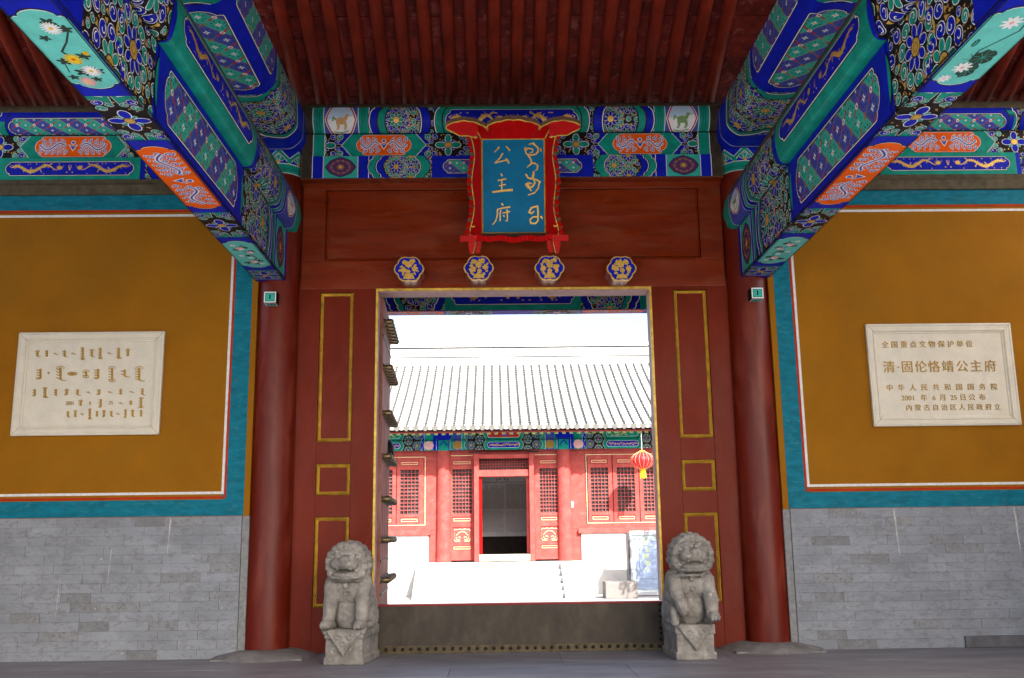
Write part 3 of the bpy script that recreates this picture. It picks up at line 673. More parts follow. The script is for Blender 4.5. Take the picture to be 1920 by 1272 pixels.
for sg in (-1, 1):
    side = 'left' if sg < 0 else 'right'; mx = -sg      # outlines below are written for the left side (x negative)
    # ---- lower tie beam
    o1 = [(-3.09, 4.34), (-2.75, 4.34), (-2.75, 4.955), (-3.09, 4.955)]
    e = beam_body('painted_tie_beam', o1, sg, -7.0, -0.12, DUST, f'lowest painted beam on the {side}, blue lattice side, orange scroll panel below', 'painted beams running to the camera')
    # underside: u along -Y, s from outer to inner edge
    sf = Surf((0, 0, 0), (0, -1, 0), [Vector((mx*-3.09, 0, 4.34)), Vector((mx*-2.75, 0, 4.34))], -1 if sg < 0 else 1)
    if sf.N[0].z > 0: sf.N = [-n_ for n_ in sf.N]
    P = Paint(sf, 0.0, UMAX); W = 0.34; C = W/2
    P.rect(0, UMAX, 0, W, 'blue', 0)
    knot(P, 0.45, 0, W, 1, hw=0.26); knot(P, 2.34, 0, W, 1, hw=0.40); knot(P, 4.82, 0, W, 1, hw=0.40)
    P.rect(0.0, 0.31, 0, W, 'blue', 20); P.rect(0.29, 0.30, 0, W, 'white', 21)
    for (a, b, kind) in ((0.80, 1.85, 'peach'), (2.84, 4.36, 'orange'), (5.34, 6.40, 'mum')):
        pts = ogee(a, b, 0.0, W, 0.13)
        P.rect(a-0.10, b+0.10, 0, W, 'blue', 20)
        for q, d_ in ((a-0.10, 1), (b+0.10, -1)):
            P.poly([(q-0.0*d_, 0), (q+0.10*d_, 0), (q, W*0.5), (q+0.10*d_, W), (q, W)], 'blue', 20)
        P.poly(pts, 'black', 21); P.poly([(a+(p[0]-a)*((b-a-0.03)/(b-a))+0.015, C+(p[1]-C)*0.97) for p in pts], 'white', 22)
        inner = [(a+(p[0]-a)*((b-a-0.045)/(b-a))+0.0225, p[1]) for p in pts]
        P.poly(inner, 'orange' if kind == 'orange' else 'lteal', 23)
        P.rect(a-0.1-0.006, a-0.1+0.006, 0, W, 'white', 24) if kind == 'x' else None
        if kind == 'orange': scrolls(P, a+0.12, b-0.12, 0.015, W-0.015, 25)
        elif kind == 'mum' and sg < 0:
            st = [(6.22, 0.24), (6.12, 0.27), (6.0, 0.21), (5.88, 0.13), (5.72, 0.19)]
            P.line(st, 0.010, 'leaf', 25, w1=0.016); P.line([(5.8, 0.16), (5.72, 0.08), (5.6, 0.06)], 0.008, 'leaf', 25)
            for (x, y, r) in ((6.24, 0.20, .055), (6.16, 0.27, .05), (6.05, 0.10, .04), (5.82, .24, .05), (5.75, .09, .05), (5.62, .25, .05), (5.6, .15, .06), (5.50, .20, .04), (5.53, .06, .04)): leafc(P, x, y, r, 25)
            mum(P, 6.17, 0.19, 0.078, 'white', 27); mum(P, 5.78, 0.16, 0.076, 'yellow', 27); mum(P, 5.62, 0.21, 0.080, 'white', 28); mum(P, 5.47, 0.13, 0.070, 'pink', 28); mum(P, 5.86, 0.27, 0.03, 'yellow', 28)
        elif kind == 'mum':
            P.line([(6.2, 0.08), (6.1, 0.07), (5.98, 0.13), (5.85, 0.20), (5.74, .2)], 0.010, 'leaf', 25)
            for k_ in range(9): a_ = k_*0.7; P.line([(5.72, .17), (5.72+.11*cos(a_), .17+.09*sin(a_))], 0.005, 'leaf', 25)
            for (x, y, a1, b1) in ((5.76, .13, .10, .075), (5.58, .15, .10, .06), (5.95, .27, .05, .018)):
                P.poly([(x+a1*(1+0.13*sin(t_*7))*cos(t_), y+b1*(1+0.13*cos(t_*6))*sin(t_)) for t_ in [q*pi/12 for q in range(24)]], 'leaf', 26)
                for q in range(9): P.line([(x, y), (x+a1*0.92*cos(q*.7), y+b1*0.92*sin(q*.7))], 0.0035, 'tealm', 27)
            for (x, y, r) in ((6.2, .17, .07), (5.62, .2, .068), (5.46, .25, .05)):
                for q in range(9): P.ell(x+.55*r*cos(q*.7), y+.4*r*sin(q*.7), r*.6, r*.2, 'white', 27, q*.7, 8)
                P.ell(x, y, r*.3, r*.2, 'pink', 28)
        else:
            P.line([(1.7, 0.2), (1.55, 0.12), (1.4, 0.2), (1.2, .24), (1.05, .17)], 0.011, 'leaf', 25)
            for (x, y, r) in ((1.6, .2, .05), (1.52, .1, .05), (1.46, .24, .05), (1.3, .17, .04), (1.1, .25, .05), (1.02, .1, .05), (.98, .2, .04)): leafc(P, x, y, r, 25)
            for (x, y, r) in ((1.56, .15, .06), (1.42, .22, .05), (1.06, .18, .06)): P.ell(x, y, r, r*.75, 'pink', 27, .4); P.ell(x-r*.25, y+.01, r*.5, r*.4, 'white', 28, .4)
            for (x, y) in ((1.68, .1), (1.3, .1), (1.22, .18), (.98, .25)):
                for q in range(5): P.ell(x+.02*cos(q*1.26), y+.02*sin(q*1.26), .016, .011, 'white', 28, q*1.26, 7)
    for s_ in (0.006, W-0.006): P.rect(0, UMAX, s_-0.004, s_+0.004, 'black', 34)
    P.obj('painted_underside', e)
    # inner face
    sf = Surf((0, 0, 0), (0, -1, 0), [Vector((mx*-2.75, 0, 4.34)), Vector((mx*-2.75, 0, 4.955))], 1)
    if sf.N[0].x*mx < 0: sf.N = [-n_ for n_ in sf.N]
    P = Paint(sf, 0.0, UMAX); H = sf.len
    P.rect(0, UMAX, 0, H, 'blue', 0)
    flowers(P, 0.98, 2.26, 0, H, 0.30, 0); flowers(P, 4.86, 6.1, 0, H, 0.30, 0, True)
    P.rect(0.1, 0.78, 0, H, 'tealm', 14); P.rect(0.1, 0.33, 0, H, 'blue', 15); P.rect(0.315, 0.33, 0, H, 'white', 16)
    medal(P, 0.56, 0.03, H-0.03, 0.20, 16, 'gold')
    for (a, c) in ((0.78, 'blue'), (0.86, 'teal')): P.rect(a, a+0.09, 0, H, c, 15); P.rect(a-0.004, a+0.004, 0, H, 'white', 17)
    chev(P, 1.10, -1, 0.10, 0, H, 0.10, 'blue', 18); chev(P, 1.19, -1, 0.10, 0, H, 0.09, 'teal', 21)
    chev(P, 2.28, 1, -0.12, 0, H, 0.16, 'teal', 14); chev(P, 4.86, -1, -0.12, 0, H, 0.16, 'teal', 14)
    pts = ogee(2.52, 4.64, 0.085, H-0.085, 0.13)
    P.setclip(2.5, 4.66, 0.08, H-0.08); lattice(P, 2.45, 4.7, 0.08, H-0.08, 0.31, 1, 1.5); P.setclip()
    maskring(P, pts, 2.36, 4.80, 0, H, 'blue', 18); edges(P, pts, 20, 0.010)
    for s_ in (0.006, H-0.006): P.rect(0, UMAX, s_-0.006, s_+0.006, 'black', 30)
    P.obj('painted_side', e)
    # ---- upper beam with swelling side
    half = rounded([(-2.92, 4.955), (-2.66, 4.955), (-2.60, 5.20), (-2.70, 5.52), (-2.92, 5.56)], (0.05, 0.16, 0.10), 4)
    o2 = half+[(-5.84-x, z) for x, z in half[-2:0:-1]]
    e = beam_body('painted_main_beam', o2, sg, -7.0, -0.10, DUST, f'middle painted beam on the {side}, swelling side with gold dragons on blue', 'painted beams running to the camera')
    under = [p for p in half if p[0] > -2.76 or p[1] < 4.96]
    prof = [Vector((mx*-2.752, 0, 4.955))]+[Vector((mx*x, 0, z)) for x, z in half[1:] if z < 5.40]
    sf = Surf((0, 0, 0), (0, -1, 0), prof, 1)
    if sf.N[0].z > 0: sf.N = [-n_ for n_ in sf.N]
    P = Paint(sf, 0.0, UMAX); H = sf.len
    P.rect(0, UMAX, 0, H, 'teal', 0)
    flowers(P, 1.0, 2.25, 0, H, 0.29, 0, True); flowers(P, 4.85, 6.1, 0, H, 0.29, 0)
    P.rect(0.1, 0.90, 0, H, 'lblue', 14); P.rect(0.1, 0.34, 0, H, 'teal', 15); P.rect(0.325, 0.335, 0, H, 'white', 16)
    medal(P, 0.62, 0.12, H-0.04, 0.21, 16, 'horse' if sg < 0 else 'dog')
    for (a, c) in ((0.88, 'blue'), (0.97, 'teal'), (1.06, 'blue')): P.rect(a, a+0.09, 0, H, c, 15); P.rect(a-0.004, a+0.004, 0, H, 'white', 17)
    chev(P, 1.22, -1, 0.10, 0, H, 0.09, 'teal', 21)
    chev(P, 2.22, 1, -0.12, 0, H, 0.16, 'blue', 14); chev(P, 4.94, -1, -0.12, 0, H, 0.16, 'blue', 14)
    a0 = 0.20; pts = ogee(2.50, 4.68, a0, H-0.05, 0.14)
    P.rect(2.5, 4.68, a0, H-0.05, 'blue', 14); dragons(P, 2.62, 4.56, a0+0.03, H-0.08, 16, 'gold' if sg < 0 else 'gold')
    maskring(P, pts, 2.34, 4.84, 0, H, 'teal', 18); edges(P, pts, 20, 0.010)
    P.rect(0, UMAX, 0, 0.012, 'black', 30)
    P.obj('painted_side', e)
    # ---- top beam
    half = rounded([(-2.92, 5.98), (-2.70, 5.98), (-2.58, 6.10), (-2.58, 6.48), (-2.70, 6.60), (-2.92, 6.62)], (0.06, 0.06, 0.06, 0.06), 3)
    o3 = half+[(-5.84-x, z) for x, z in half[-2:0:-1]]
    e = beam_body('painted_top_beam', o3, sg, -5.3, 0.10, DUST, f'topmost painted beam on the {side}, rounded blue beam with lattice panels under the rafters', 'painted beams running to the camera')
    prof = [Vector((mx*-3.14, 0, 5.98))]+[Vector((mx*x, 0, z)) for x, z in half[1:] if z < 6.56]
    sf = Surf((0, 0, 0), (0, -1, 0), prof, 1)
    if sf.N[0].z > 0: sf.N = [-n_ for n_ in sf.N]
    P = Paint(sf, -0.05, 5.25); H = sf.len; ed = 0.44+0.085
    P.rect(-0.05, 5.25, 0, H, 'blue', 0)
    P.setclip(0.55, 1.80); ground(P, 0.55, 1.80, 0, H, 0)
    for k, (x, y, c1, c2) in enumerate(((0.85, 0.12, 'teal', 'blue'), (0.82, 0.50, 'blue', 'teal'), (0.85, 0.88, 'teal', 'blue'), (1.33, 0.30, 'teal', 'blue'), (1.33, 0.68, 'blue', 'teal'), (1.75, 0.1, 'blue', 'teal'), (1.75, 0.5, 'blue', 'teal'), (1.75, 0.9, 'blue', 'teal'))): flower(P, x, y, 0.24, c1, c2, 1)
    pack(P, 0.55, 1.80, 0, H, [(0.85, 0.12, .25), (0.82, 0.50, .25), (0.85, 0.88, .25), (1.33, 0.30, .25), (1.33, 0.68, .25), (1.75, 0.1, .25), (1.75, 0.5, .25), (1.75, 0.9, .25)], 0.05, 1)
    P.setclip(3.6, 4.8); ground(P, 3.6, 4.8, 0, H, 0)
    for k, (x, y, c1, c2) in enumerate(((3.9, 0.12, 'teal', 'blue'), (3.85, 0.50, 'blue', 'teal'), (3.9, 0.88, 'teal', 'blue'), (4.33, 0.30, 'teal', 'blue'), (4.33, 0.68, 'blue', 'teal'))): flower(P, x, y, 0.25, c1, c2, 1)
    P.setclip()
    for a, c in ((-0.05, 'blue'), (0.30, 'blue')): P.rect(a, a+0.35, 0, H, c, 14)
    chev(P, 0.72, -1, 0.22, 0, H, 0.10, 'teal', 15); P.rect(0.295, 0.305, 0, H, 'white', 16)
    chev(P, 1.62, 1, -0.16, 0, ed, 0.13, 'teal', 15); chev(P, 1.62, 1, -0.16, ed, H, 0.13, 'teal', 15)
    chev(P, 3.78, -1, -0.16, 0, ed, 0.13, 'teal', 15); chev(P, 3.78, -1, -0.16, ed, H, 0.13, 'teal', 15)
    for (a, b) in ((0.06, ed-0.075), (ed+0.075, H-0.05)):
        pts = ogee(1.92, 3.50, a, b, 0.12); P.setclip(1.9, 3.52, a, b); lattice(P, 1.85, 3.55, a, b, 0.28, 1, 1.3); P.setclip()
        maskring(P, pts, 1.80, 3.62, a-0.08, b+0.08, 'blue', 18); edges(P, pts, 20, 0.009)
    P.obj('painted_side', e)

# ------------------------------------------------------------------ lintel sets: purlin, board, tie
def lintel_set(cx, half, names, center, sg=1):
    """three stacked members across a bay. half = half painted length; u measured from bay centre"""
    g = 'painted lintels across the bays'
    X0, X1 = cx-half-0.14, cx+half+0.14
    def face(y, z0, z1, prof=None):
        prof = prof or [Vector((0, y, z0)), Vector((0, y, z1))]
        return Surf((cx, 0, 0), (1, 0, 0), prof, 1)
    # purlin (round)
    e = empty('painted_purlin', (cx, 0, 6.25), names[0], 'purlin', g)
    n = 32; r = 0.215; zc = 6.455
    mb = MB(); mb.lathe((X0, 0, zc), [(r, 0), (r, X1-X0)], n, 0, 'X'); mb.obj('timber', DUST, e, smooth=True)
    prof = []
    for i in range(15):
        a = radians(-92+i*10.6); prof.append(Vector((0, -r*cos(a), zc+r*sin(a))))
    sf = face(0, 0, 0, prof); H = sf.len
    if sf.N[0].z > 0: sf.N = [-q for q in sf.N]
    P = Paint(sf, -half-0.13, half+0.13); P.setclip(None, None, 0, H*0.86)
    P.base = (-half-0.13, half+0.13, 0, H*(0.80 if center else 0.70)); P.clip = P.base; HH = H*(0.90 if center else 0.74); s0 = H*0.0
    P.rect(-half, half, 0, H, 'blue', 0)
    c0, c1 = (0.83, 0.97) if center else (0.78, 0.92)
    for d in (-1, 1):
        a, b = c1, (1.70 if center else half-0.1); flowers(P, min(d*a, d*b), max(d*a, d*b), 0.05, HH, 0.17, 0, d > 0)
        chev(P, d*(c1+0.04), d, -0.10, s0, HH, 0.12, 'blue', 14); chev(P, d*(c1-0.10), d, 0.10, s0, HH, 0.10, 'teal', 17)
        if center:
            chev(P, d*1.58, d, 0.11, s0, HH, 0.10, 'teal', 14); chev(P, d*1.68, d, 0.11, s0, HH, 0.10, 'blue', 17)
            lintel_ends(P, H, s0, H, half, d, 'teal', 'lblue', 'horse' if d < 0 else 'dog')
        else:
            chev(P, d*1.58, d, 0.11, s0, HH, 0.10, 'blue', 14)
    a0, a1 = 0.10, HH-0.10
    pts = ogee(-c0, c0, a0, a1, 0.10)
    P.setclip(-c0, c0)
    if center: P.rect(-c0, c0, a0, a1, 'blue', 14); dragons(P, -c0+0.06, c0-0.06, a0+0.02, a1-0.02, 16)
    else: lattice(P, -c0, c0, a0, a1, 0.21, 1, 1.6)
    P.setclip()
    if not center:
        maskring(P, pts, -c0-0.1, c0+0.1, 0, HH, 'blue', 17)
    else: maskring(P, pts, -c0-0.06, c0+0.06, 0, HH, 'teal', 17)
    edges(P, pts, 19, 0.006)
    P.obj('painted_face', e)
    # board (recessed)
    e = empty('painted_board', (cx, 0, 5.94), names[1], 'lintel board', g)
    bx('timber', X0, X1, -0.098, 0.06, 5.935, 6.245, DUST, e, 0.0)
    sf = face(-0.098, 5.94, 6.245); P = Paint(sf, -half-0.13, half+0.13); H = sf.len
    P.rect(-half-0.13, half+0.13, 0, H, 'blue', 0)
    cc = (1.24, 2.02) if center else (-0.5, 0.5)
    def orange(a, b):
        P.rect(a-0.05, b+0.05, 0, H, 'blue', 21)
        for ee, cc_, l_ in ((0.20, 'white', 22), (0.192, 'teal', 23)): P.poly([(a-ee+0.13, 0), (b+ee-0.13, 0), (b+ee, H/2), (b+ee-0.13, H), (a-ee+0.13, H), (a-ee, H/2)], cc_, l_)
        pts = ogee(a-0.02, b+0.02, 0.012, H-0.012, 0.13)
        P.poly(pts, 'black', 24); P.poly([((p[0]-(a+b)/2)*0.985+(a+b)/2, (p[1]-H/2)*0.96+H/2) for p in pts], 'white', 25); P.poly([((p[0]-(a+b)/2)*0.968+(a+b)/2, (p[1]-H/2)*0.93+H/2) for p in pts], 'orange', 26)
        scrolls(P, a+0.03, b-0.03, 0.03, H-0.03, 27)
    if center:
        for d in (-1, 1):
            knot(P, d*0.80, 0, H, 1, ('teal', 'blue'), 0.34); knot(P, d*2.36, 0, H, 1, ('teal', 'blue'), 0.30)
            orange(min(d*1.27, d*1.93), max(d*1.27, d*1.93))
            x0, x1 = sorted((d*(half-0.15), d*half)); P.rect(x0, x1, 0, H, 'teal', 36); P.rect(x0, x0+0.008, 0, H, 'white', 37); P.rect(x1-0.008, x1, 0, H, 'white', 37)
            x0, x1 = sorted((d*half, d*(half+0.14))); P.rect(x0, x1, 0, H, 'dark', 36)
    else:
        for d in (-1, 1): knot(P, d*0.90, 0, H, 1, ('blue', 'tealm'), 0.36); knot(P, d*1.8, 0, H, 1, ('blue', 'tealm'), 0.40)
        orange(-0.46, 0.46)
    P.rect(-half-0.13, half+0.13, H-0.012, H, 'black', 40)
    P.obj('painted_face', e)
    # lower tie
    e = empty('painted_lintel', (cx, 0, 5.64), names[2], 'lintel', g)
    mb = MB(); mb.box(X0, X1, -0.15, 0.10, 5.64, 5.935, 0, 0.012); mb.obj('timber', DUST, e)
    if center: bx('soffit', X0, X1, -0.143, -0.004, 5.632, 5.6405, REDH, e, 0)
    sf = face(-0.15, 5.645, 5.93); P = Paint(sf, -half-0.13, half+0.13); H = sf.len
    P.rect(-half, half, 0, H, 'blue', 0)
    c0, c1 = (0.86, 1.0) if center else (0.78, 0.92)
    for d in (-1, 1):
        a, b = c1, (1.70 if center else half-0.1); flowers(P, min(d*a, d*b), max(d*a, d*b), 0, H, 0.145, 0, d < 0)
        chev(P, d*(c1+0.02), d, -0.10, 0, H, 0.12, 'teal' if center else 'blue', 14)
        if center:
            chev(P, d*1.60, d, 0.10, 0, H, 0.09, 'blue', 14); chev(P, d*1.70, d, 0.10, 0, H, 0.09, 'teal', 17)
            lintel_ends(P, H, 0, H, half, d, 'blue', 'tealm', 'gold')
        else: chev(P, d*1.58, d, 0.11, 0, H, 0.10, 'teal', 14)
    a0, a1 = 0.055, H-0.055
    if center:
        P.setclip(-c0, c0); lattice(P, -c0, c0, a0, a1, 0.17, 1, 1.3); P.setclip(); pts = ogee(-c0, c0, a0, a1, 0.08); maskring(P, pts, -c0-0.08, c0+0.08, 0, H, 'blue', 17)
    else:
        P.rect(-c0, c0, a0, a1, 'blue', 14); dragons(P, -c0+0.06, c0-0.06, a0+0.01, a1-0.01, 16); pts = ogee(-c0, c0, a0, a1, 0.08); maskring(P, pts, -c0-0.08, c0+0.08, 0, H, 'teal', 17)
    edges(P, pts, 19, 0.006)
    P.obj('painted_face', e)
lintel_set(0, 2.48, ('round painted purlin above the name board with dragon panel and horse medallion', 'narrow painted board with orange scroll panels behind the name board', 'lower painted lintel over the red header with gold medallions'), True)
for sg in (-1, 1):
    side = 'left' if sg < 0 else 'right'
    lintel_set(sg*5.44, 2.2, (f'round purlin over the {side} ochre wall with blue and teal lattice panel', f'orange scroll panel board over the {side} ochre wall', f'lintel with gold dragons on blue over the {side} ochre wall'), False, sg)
# rear lintel seen through the doorway
e = empty('rear_lintel', (0, 3.5, 4.75), 'painted lintel with gold dragons seen through the top of the doorway', 'lintel')
bx('timber', -2.7, 2.7, 3.5, 3.78, 4.80, 5.42, DUST, e, 0.01)
sf = Surf((0.06, 0, 0), (1, 0, 0), [Vector((0, 3.5, 4.81)), Vector((0, 3.5, 5.40))], 1); P = Paint(sf, -2.6, 2.6); H = sf.len
P.rect(-2.6, 2.6, 0, H, 'blue', 0)
for d in (-1, 1):
    flowers(P, min(d*0.95, d*1.85), max(d*0.95, d*1.85), 0, H, 0.22, 0, d > 0)
    chev(P, d*1.06, d, -0.12, 0, H, 0.12, 'blue', 14); chev(P, d*1.80, d, 0.12, 0, H, 0.10, 'teal', 14); chev(P, d*1.93, d, 0.12, 0, H, 0.10, 'blue', 17)
    x0, x1 = sorted((d*2.02, d*2.2)); P.rect(x0, x1, 0, H, 'teal', 20)
pts = ogee(-1.0, 1.0, 0.09, H-0.05, 0.12); P.rect(-1.0, 1.0, 0.09, H-0.05, 'blue', 14); dragons(P, -0.94, 0.94, 0.12, H-0.10, 16); maskring(P, pts, -1.08, 1.08, 0, H, 'teal', 17); edges(P, pts, 19, 0.009)
P.obj('painted_face', e)
sf = Surf((0.06, 0, 0), (1, 0, 0), [Vector((0, 3.79, 4.80)), Vector((0, 3.5, 4.80))], 1)
if sf.N[0].z > 0: sf.N = [-q for q in sf.N]
P = Paint(sf, -2.6, 2.6); P.rect(-2.6, 2.6, 0, 0.28, 'blue', 0)
for x in (-1.6, 1.6): P.poly(ogee(x-0.5, x+0.5, 0.02, 0.27, 0.12), 'orange', 1); scrolls(P, x-0.4, x+0.4, 0.03, 0.25, 2)
for x in (-0.7, 0.7): knot(P, x, 0, 0.28, 1, hw=0.36)
P.obj('painted_underside', e)

# ------------------------------------------------------------------ ceiling: rafters and boards
ce = empty('ceiling', (0, 0, 6.68), kind='structure')
SL = radians(24); zr0 = 6.775
def roofz(y):   # centre line of the rafters
    return zr0-y*math.tan(SL) if y < 0 else zr0-y*math.tan(radians(20))
Lr = 3.75/cos(SL)
mb = MB(); mb.tube([(0, 0, 0), (0, -Lr*0.5, 0), (0, -Lr, 0)], 0.080, 16); me = bpy.data.meshes.new('rafter'); me.from_pydata(mb.v, [], mb.f); me.materials.append(REDR); me.polygons.foreach_set('use_smooth', [True]*len(mb.f))
k0 = 0
for i in range(-30, 31):
    x = i*0.2745+0.06
    if abs(abs(x)-CX) < 0.18: continue
    inst('rafter', me, (x, 0.12, roofz(0)-0.05), ce, (-SL, 0, random.uniform(-0.004, 0.004)))
# boards above the rafters, laid across
yy = 0.25; bmesh_cache = {}
mb = MB(); mb.box(-8.4, 8.4, -0.148, 0.148, 0, 0.025, 0, 0.004); bme = bpy.data.meshes.new('board'); bme.from_pydata(mb.v, [], mb.f); bme.materials.append(REDB)
for k in range(14):
    y = 0.2-k*0.302*cos(SL); inst('ceiling_board', bme, (0, y, roofz(0)-y*math.tan(SL)+0.070+random.uniform(0, 0.006)), ce, (-SL, 0, 0))
# roof cover: outer planes closing the ceiling against the sky
rc = MB()
def slabq(y0, z0, y1, z1, x0=-8.9, x1=8.9, t=0.18):
    rc.mesh([(x0, y0, z0), (x1, y0, z0), (x1, y1, z1), (x0, y1, z1), (x0, y0, z0+t), (x1, y0, z0+t), (x1, y1, z1+t), (x0, y1, z1+t)], [(0, 1, 2, 3), (7, 6, 5, 4), (0, 4, 5, 1), (2, 6, 7, 3), (1, 5, 6, 2), (0, 3, 7, 4)])
zt = roofz(0)+0.13; zrg = zt+3.6*math.tan(SL)
slabq(0.0, zt, -3.6, zrg); slabq(-3.6, zrg, -8.9, zrg-5.3*math.tan(radians(31))); slabq(4.9, zt-4.9*math.tan(radians(19)), 0.0, zt)
rc.obj('gate_roof', REDB, kind='structure')
# front columns and eave beam of the gate, behind and above the viewer's frame
for sg in (-1, 1):
    mb = MB(); mb.lathe((sg*CC, -7.45, 0), [(0.25, 0), (0.25, 5.3)], 24)
    c = mb.obj('front_column', REDC, smooth=True, label=f'red front column of the gate on the {"left" if sg < 0 else "right"}, outside the picture', cat='column')
for zz, y in ((5.35, -7.45),):
    bx('front_lintel', -8.3, 8.3, y-0.15, y+0.15, zz-0.35, zz+0.1, PAL['blue'], label='blue front lintel of the gate above the entrance', cat='lintel')
# gable walls
for sg in (-1, 1):
    mb = MB(); x0, x1 = sorted((sg*8.0, sg*8.5))
    mb.box(x0, x1, -7.6, 4.4, -0.05, 4.9); mb.obj('gable_wall', BRICK, kind='structure')

# ------------------------------------------------------------------ side walls: brick dado, plaster with painted borders
brick_me = []
for (w, v) in ((0.44, 0), (0.44, 1), (0.22, 0), (0.44, 2), (0.33, 1)):
    mb = MB(); a = w/2-0.0005; h = 0.052-0.0005; bm = bmesh.new(); bmesh.ops.create_cube(bm, size=1)
    for q in bm.verts: q.co = Vector((q.co.x*2*a, q.co.y*0.10+0.05, q.co.z*2*h))
    bmesh.ops.bevel(bm, geom=bm.edges[:], offset=0.0016, segments=1, affect='EDGES'); mb.add_bm(bm)
    me = bpy.data.meshes.new('brick'); me.from_pydata(mb.v, [], mb.f); me.materials.append(BRICKB if v == 1 else BRICK); brick_me.append((w, v, me))
WY = -0.22
for sg in (-1, 1):
    nm = 'wall_left' if sg < 0 else 'wall_right'
    w = empty(nm, (sg*5.5, 0, 0), kind='structure'); X = lambda a: sg*a
    def B(name, a, b, y0, y1, z0, z1, mat, bev=0.0): return bx(name, min(X(a), X(b)), max(X(a), X(b)), y0, y1, z0, z1, mat, w, bev)
    B('wall_core', 3.24, 8.0, WY+0.022, 0.3, 1.55, 5.41, JOINT); B('wall_core', 3.24, 8.0, WY+0.006, 0.3, 0, 1.55, JOINT); B('wall_core', 3.16, 3.24, WY+0.006, -0.04, 0, 1.56, JOINT)
    rs = random.Random(3+sg)
    for r in range(15):
        x = 3.145; z = 0.052+r*0.104; first = True
        while x < 6.75:
            if first and r % 2: wv = [b for b in brick_me if b[0] == 0.22][0]
            else: wv = rs.choice([b for b in brick_me if b[0] == 0.44]+[[b for b in brick_me if b[0] == 0.33][0]]*0+[brick_me[0], brick_me[3]]*5)
            if rs.random() < 0.06: wv = brick_me[4]
            first = False
            o = inst('brick', wv[2], (X(x+wv[0]/2), WY+rs.uniform(-0.0022, 0.0012), z), w, (0, 0, rs.uniform(-0.0015, 0.0015)))
            x += wv[0]
    B('brick_row_end', 6.77, 8.0, WY+0.002, 0.2, 0, 1.56, BRICK)
    B('wall_edge', 3.062, 3.142, WY+0.012, -0.05, 0.02, 1.56, JOINT, 0.004)
    for (a, l, z1) in (((3.95, 0.02, 1.55), (5.15, 0.015, 0.9), (4.6, 0.012, 1.2)) if sg < 0 else ((4.35, 0.03, 1.55), (5.75, 0.03, 1.55))):
        mb = MB(); pts = []
        n_ = 9; zb = z1-(0.42 if sg < 0 else 0.52)
        L_ = [(X(a+0.02*t+rs.uniform(-0.003, 0.003))-l*0.5*(1-t*0.6)*rs.uniform(.6, 1), z1+(zb-z1)*t) for t in [i/n_ for i in range(n_+1)]]
        R_ = [(x_+l*(1-t_*0.6)*rs.uniform(.6, 1), z_) for (x_, z_), t_ in zip(L_, [i/n_ for i in range(n_+1)])]
        mb.prism(L_+R_[::-1], WY-0.0035, WY+0.0); mb.obj('lime_run', STREAK, w)
    # plaster
    B('plaster_field', 3.34, 8.0, WY+0.012, 0.1, 1.56, 5.42, OCHRE)
    B('plaster_edge', 3.068, 3.34, WY+0.012, -0.06, 1.56, 5.42, OCHRE)
    f = WY+0.012
    def band(name, a0, a1, z0, z1, t, dep, mat):
        """U-shaped painted band: vertical at the column side, horizontals top and bottom"""
        mb = MB(); y0 = f-dep
        for (p, q, r_, s_) in ((a0, a0+t, z0, z1), (a0+t, 8.0, z0, z0+t), (a0+t, 8.0, z1-t, z1)):
            mb.box(min(X(p), X(q)), max(X(p), X(q)), y0, f+0.002, r_, s_)
        return mb.obj(name, mat, w)
    band('teal_border', 3.195, 3.34, 1.565, 5.42, 0.185, 0.003, BORDER); B('teal_border', 3.135, 3.1955, f-0.003, f+0.002, 1.565, 5.42, BORDER)
    band('red_line', 3.339, 3.36, 1.761, 5.226, 0.023, 0.006, PAL['orange2'] if 'orange2' in PAL else M('line_red', (0.42, 0.026, 0.008), 0.6, var=0.15))
    band('white_line', 3.366, 3.40, 1.810, 5.173, 0.029, 0.006, M('line_white', (0.72, 0.70, 0.66), 0.6, var=0.12, scale=20))
    B('wall_coping', 3.2, 8.0, WY-0.03, 0.2, 5.42, 5.55, DUST, 0.01); B('wall_coping_top', 3.2, 8.0, WY+0.04, 0.2, 5.55, 5.64, DUST, 0.01)
# a loose darker kerb brick at the foot of the right wall
bx('kerb_brick', 5.02, 6.4, WY-0.03, WY+0.06, 0.0, 0.125, M('dark_kerb', (0.13, 0.13, 0.14), 0.8, var=0.2), None, 0.006, label='long dark grey kerb stone at the foot of the right brick wall', cat='kerb stone')

# ------------------------------------------------------------------ text helper
def text_obj(name, body, size, mat, parent, loc, rot=(pi/2, 0, 0), ext=0.003, off=0.0, shear=0, align='CENTER', sx=1.0, space=1.0):
    cu = bpy.data.curves.new(name, 'FONT'); cu.body = body; cu.size = 1.0; cu.extrude = ext/size; cu.offset = 0.6*off/size if off > 0.001 else 0.0; cu.align_x = align; cu.align_y = 'CENTER'; cu.resolution_u = 4; cu.space_character = space
    t = bpy.data.objects.new('tmp', cu); COL.objects.link(t); dg = bpy.context.evaluated_depsgraph_get(); dg.update()
    me = bpy.data.meshes.new_from_object(t.evaluated_get(dg)); bpy.data.objects.remove(t)
    me.materials.clear(); me.materials.append(mat); o = bpy.data.objects.new(name, me); link(o, parent)
    o.location = Vector(loc)-(WL.get(parent.name, Vector()) if parent is not None else Vector()); o.rotation_euler = rot; o.scale = (sx*size, size, size)
    return o

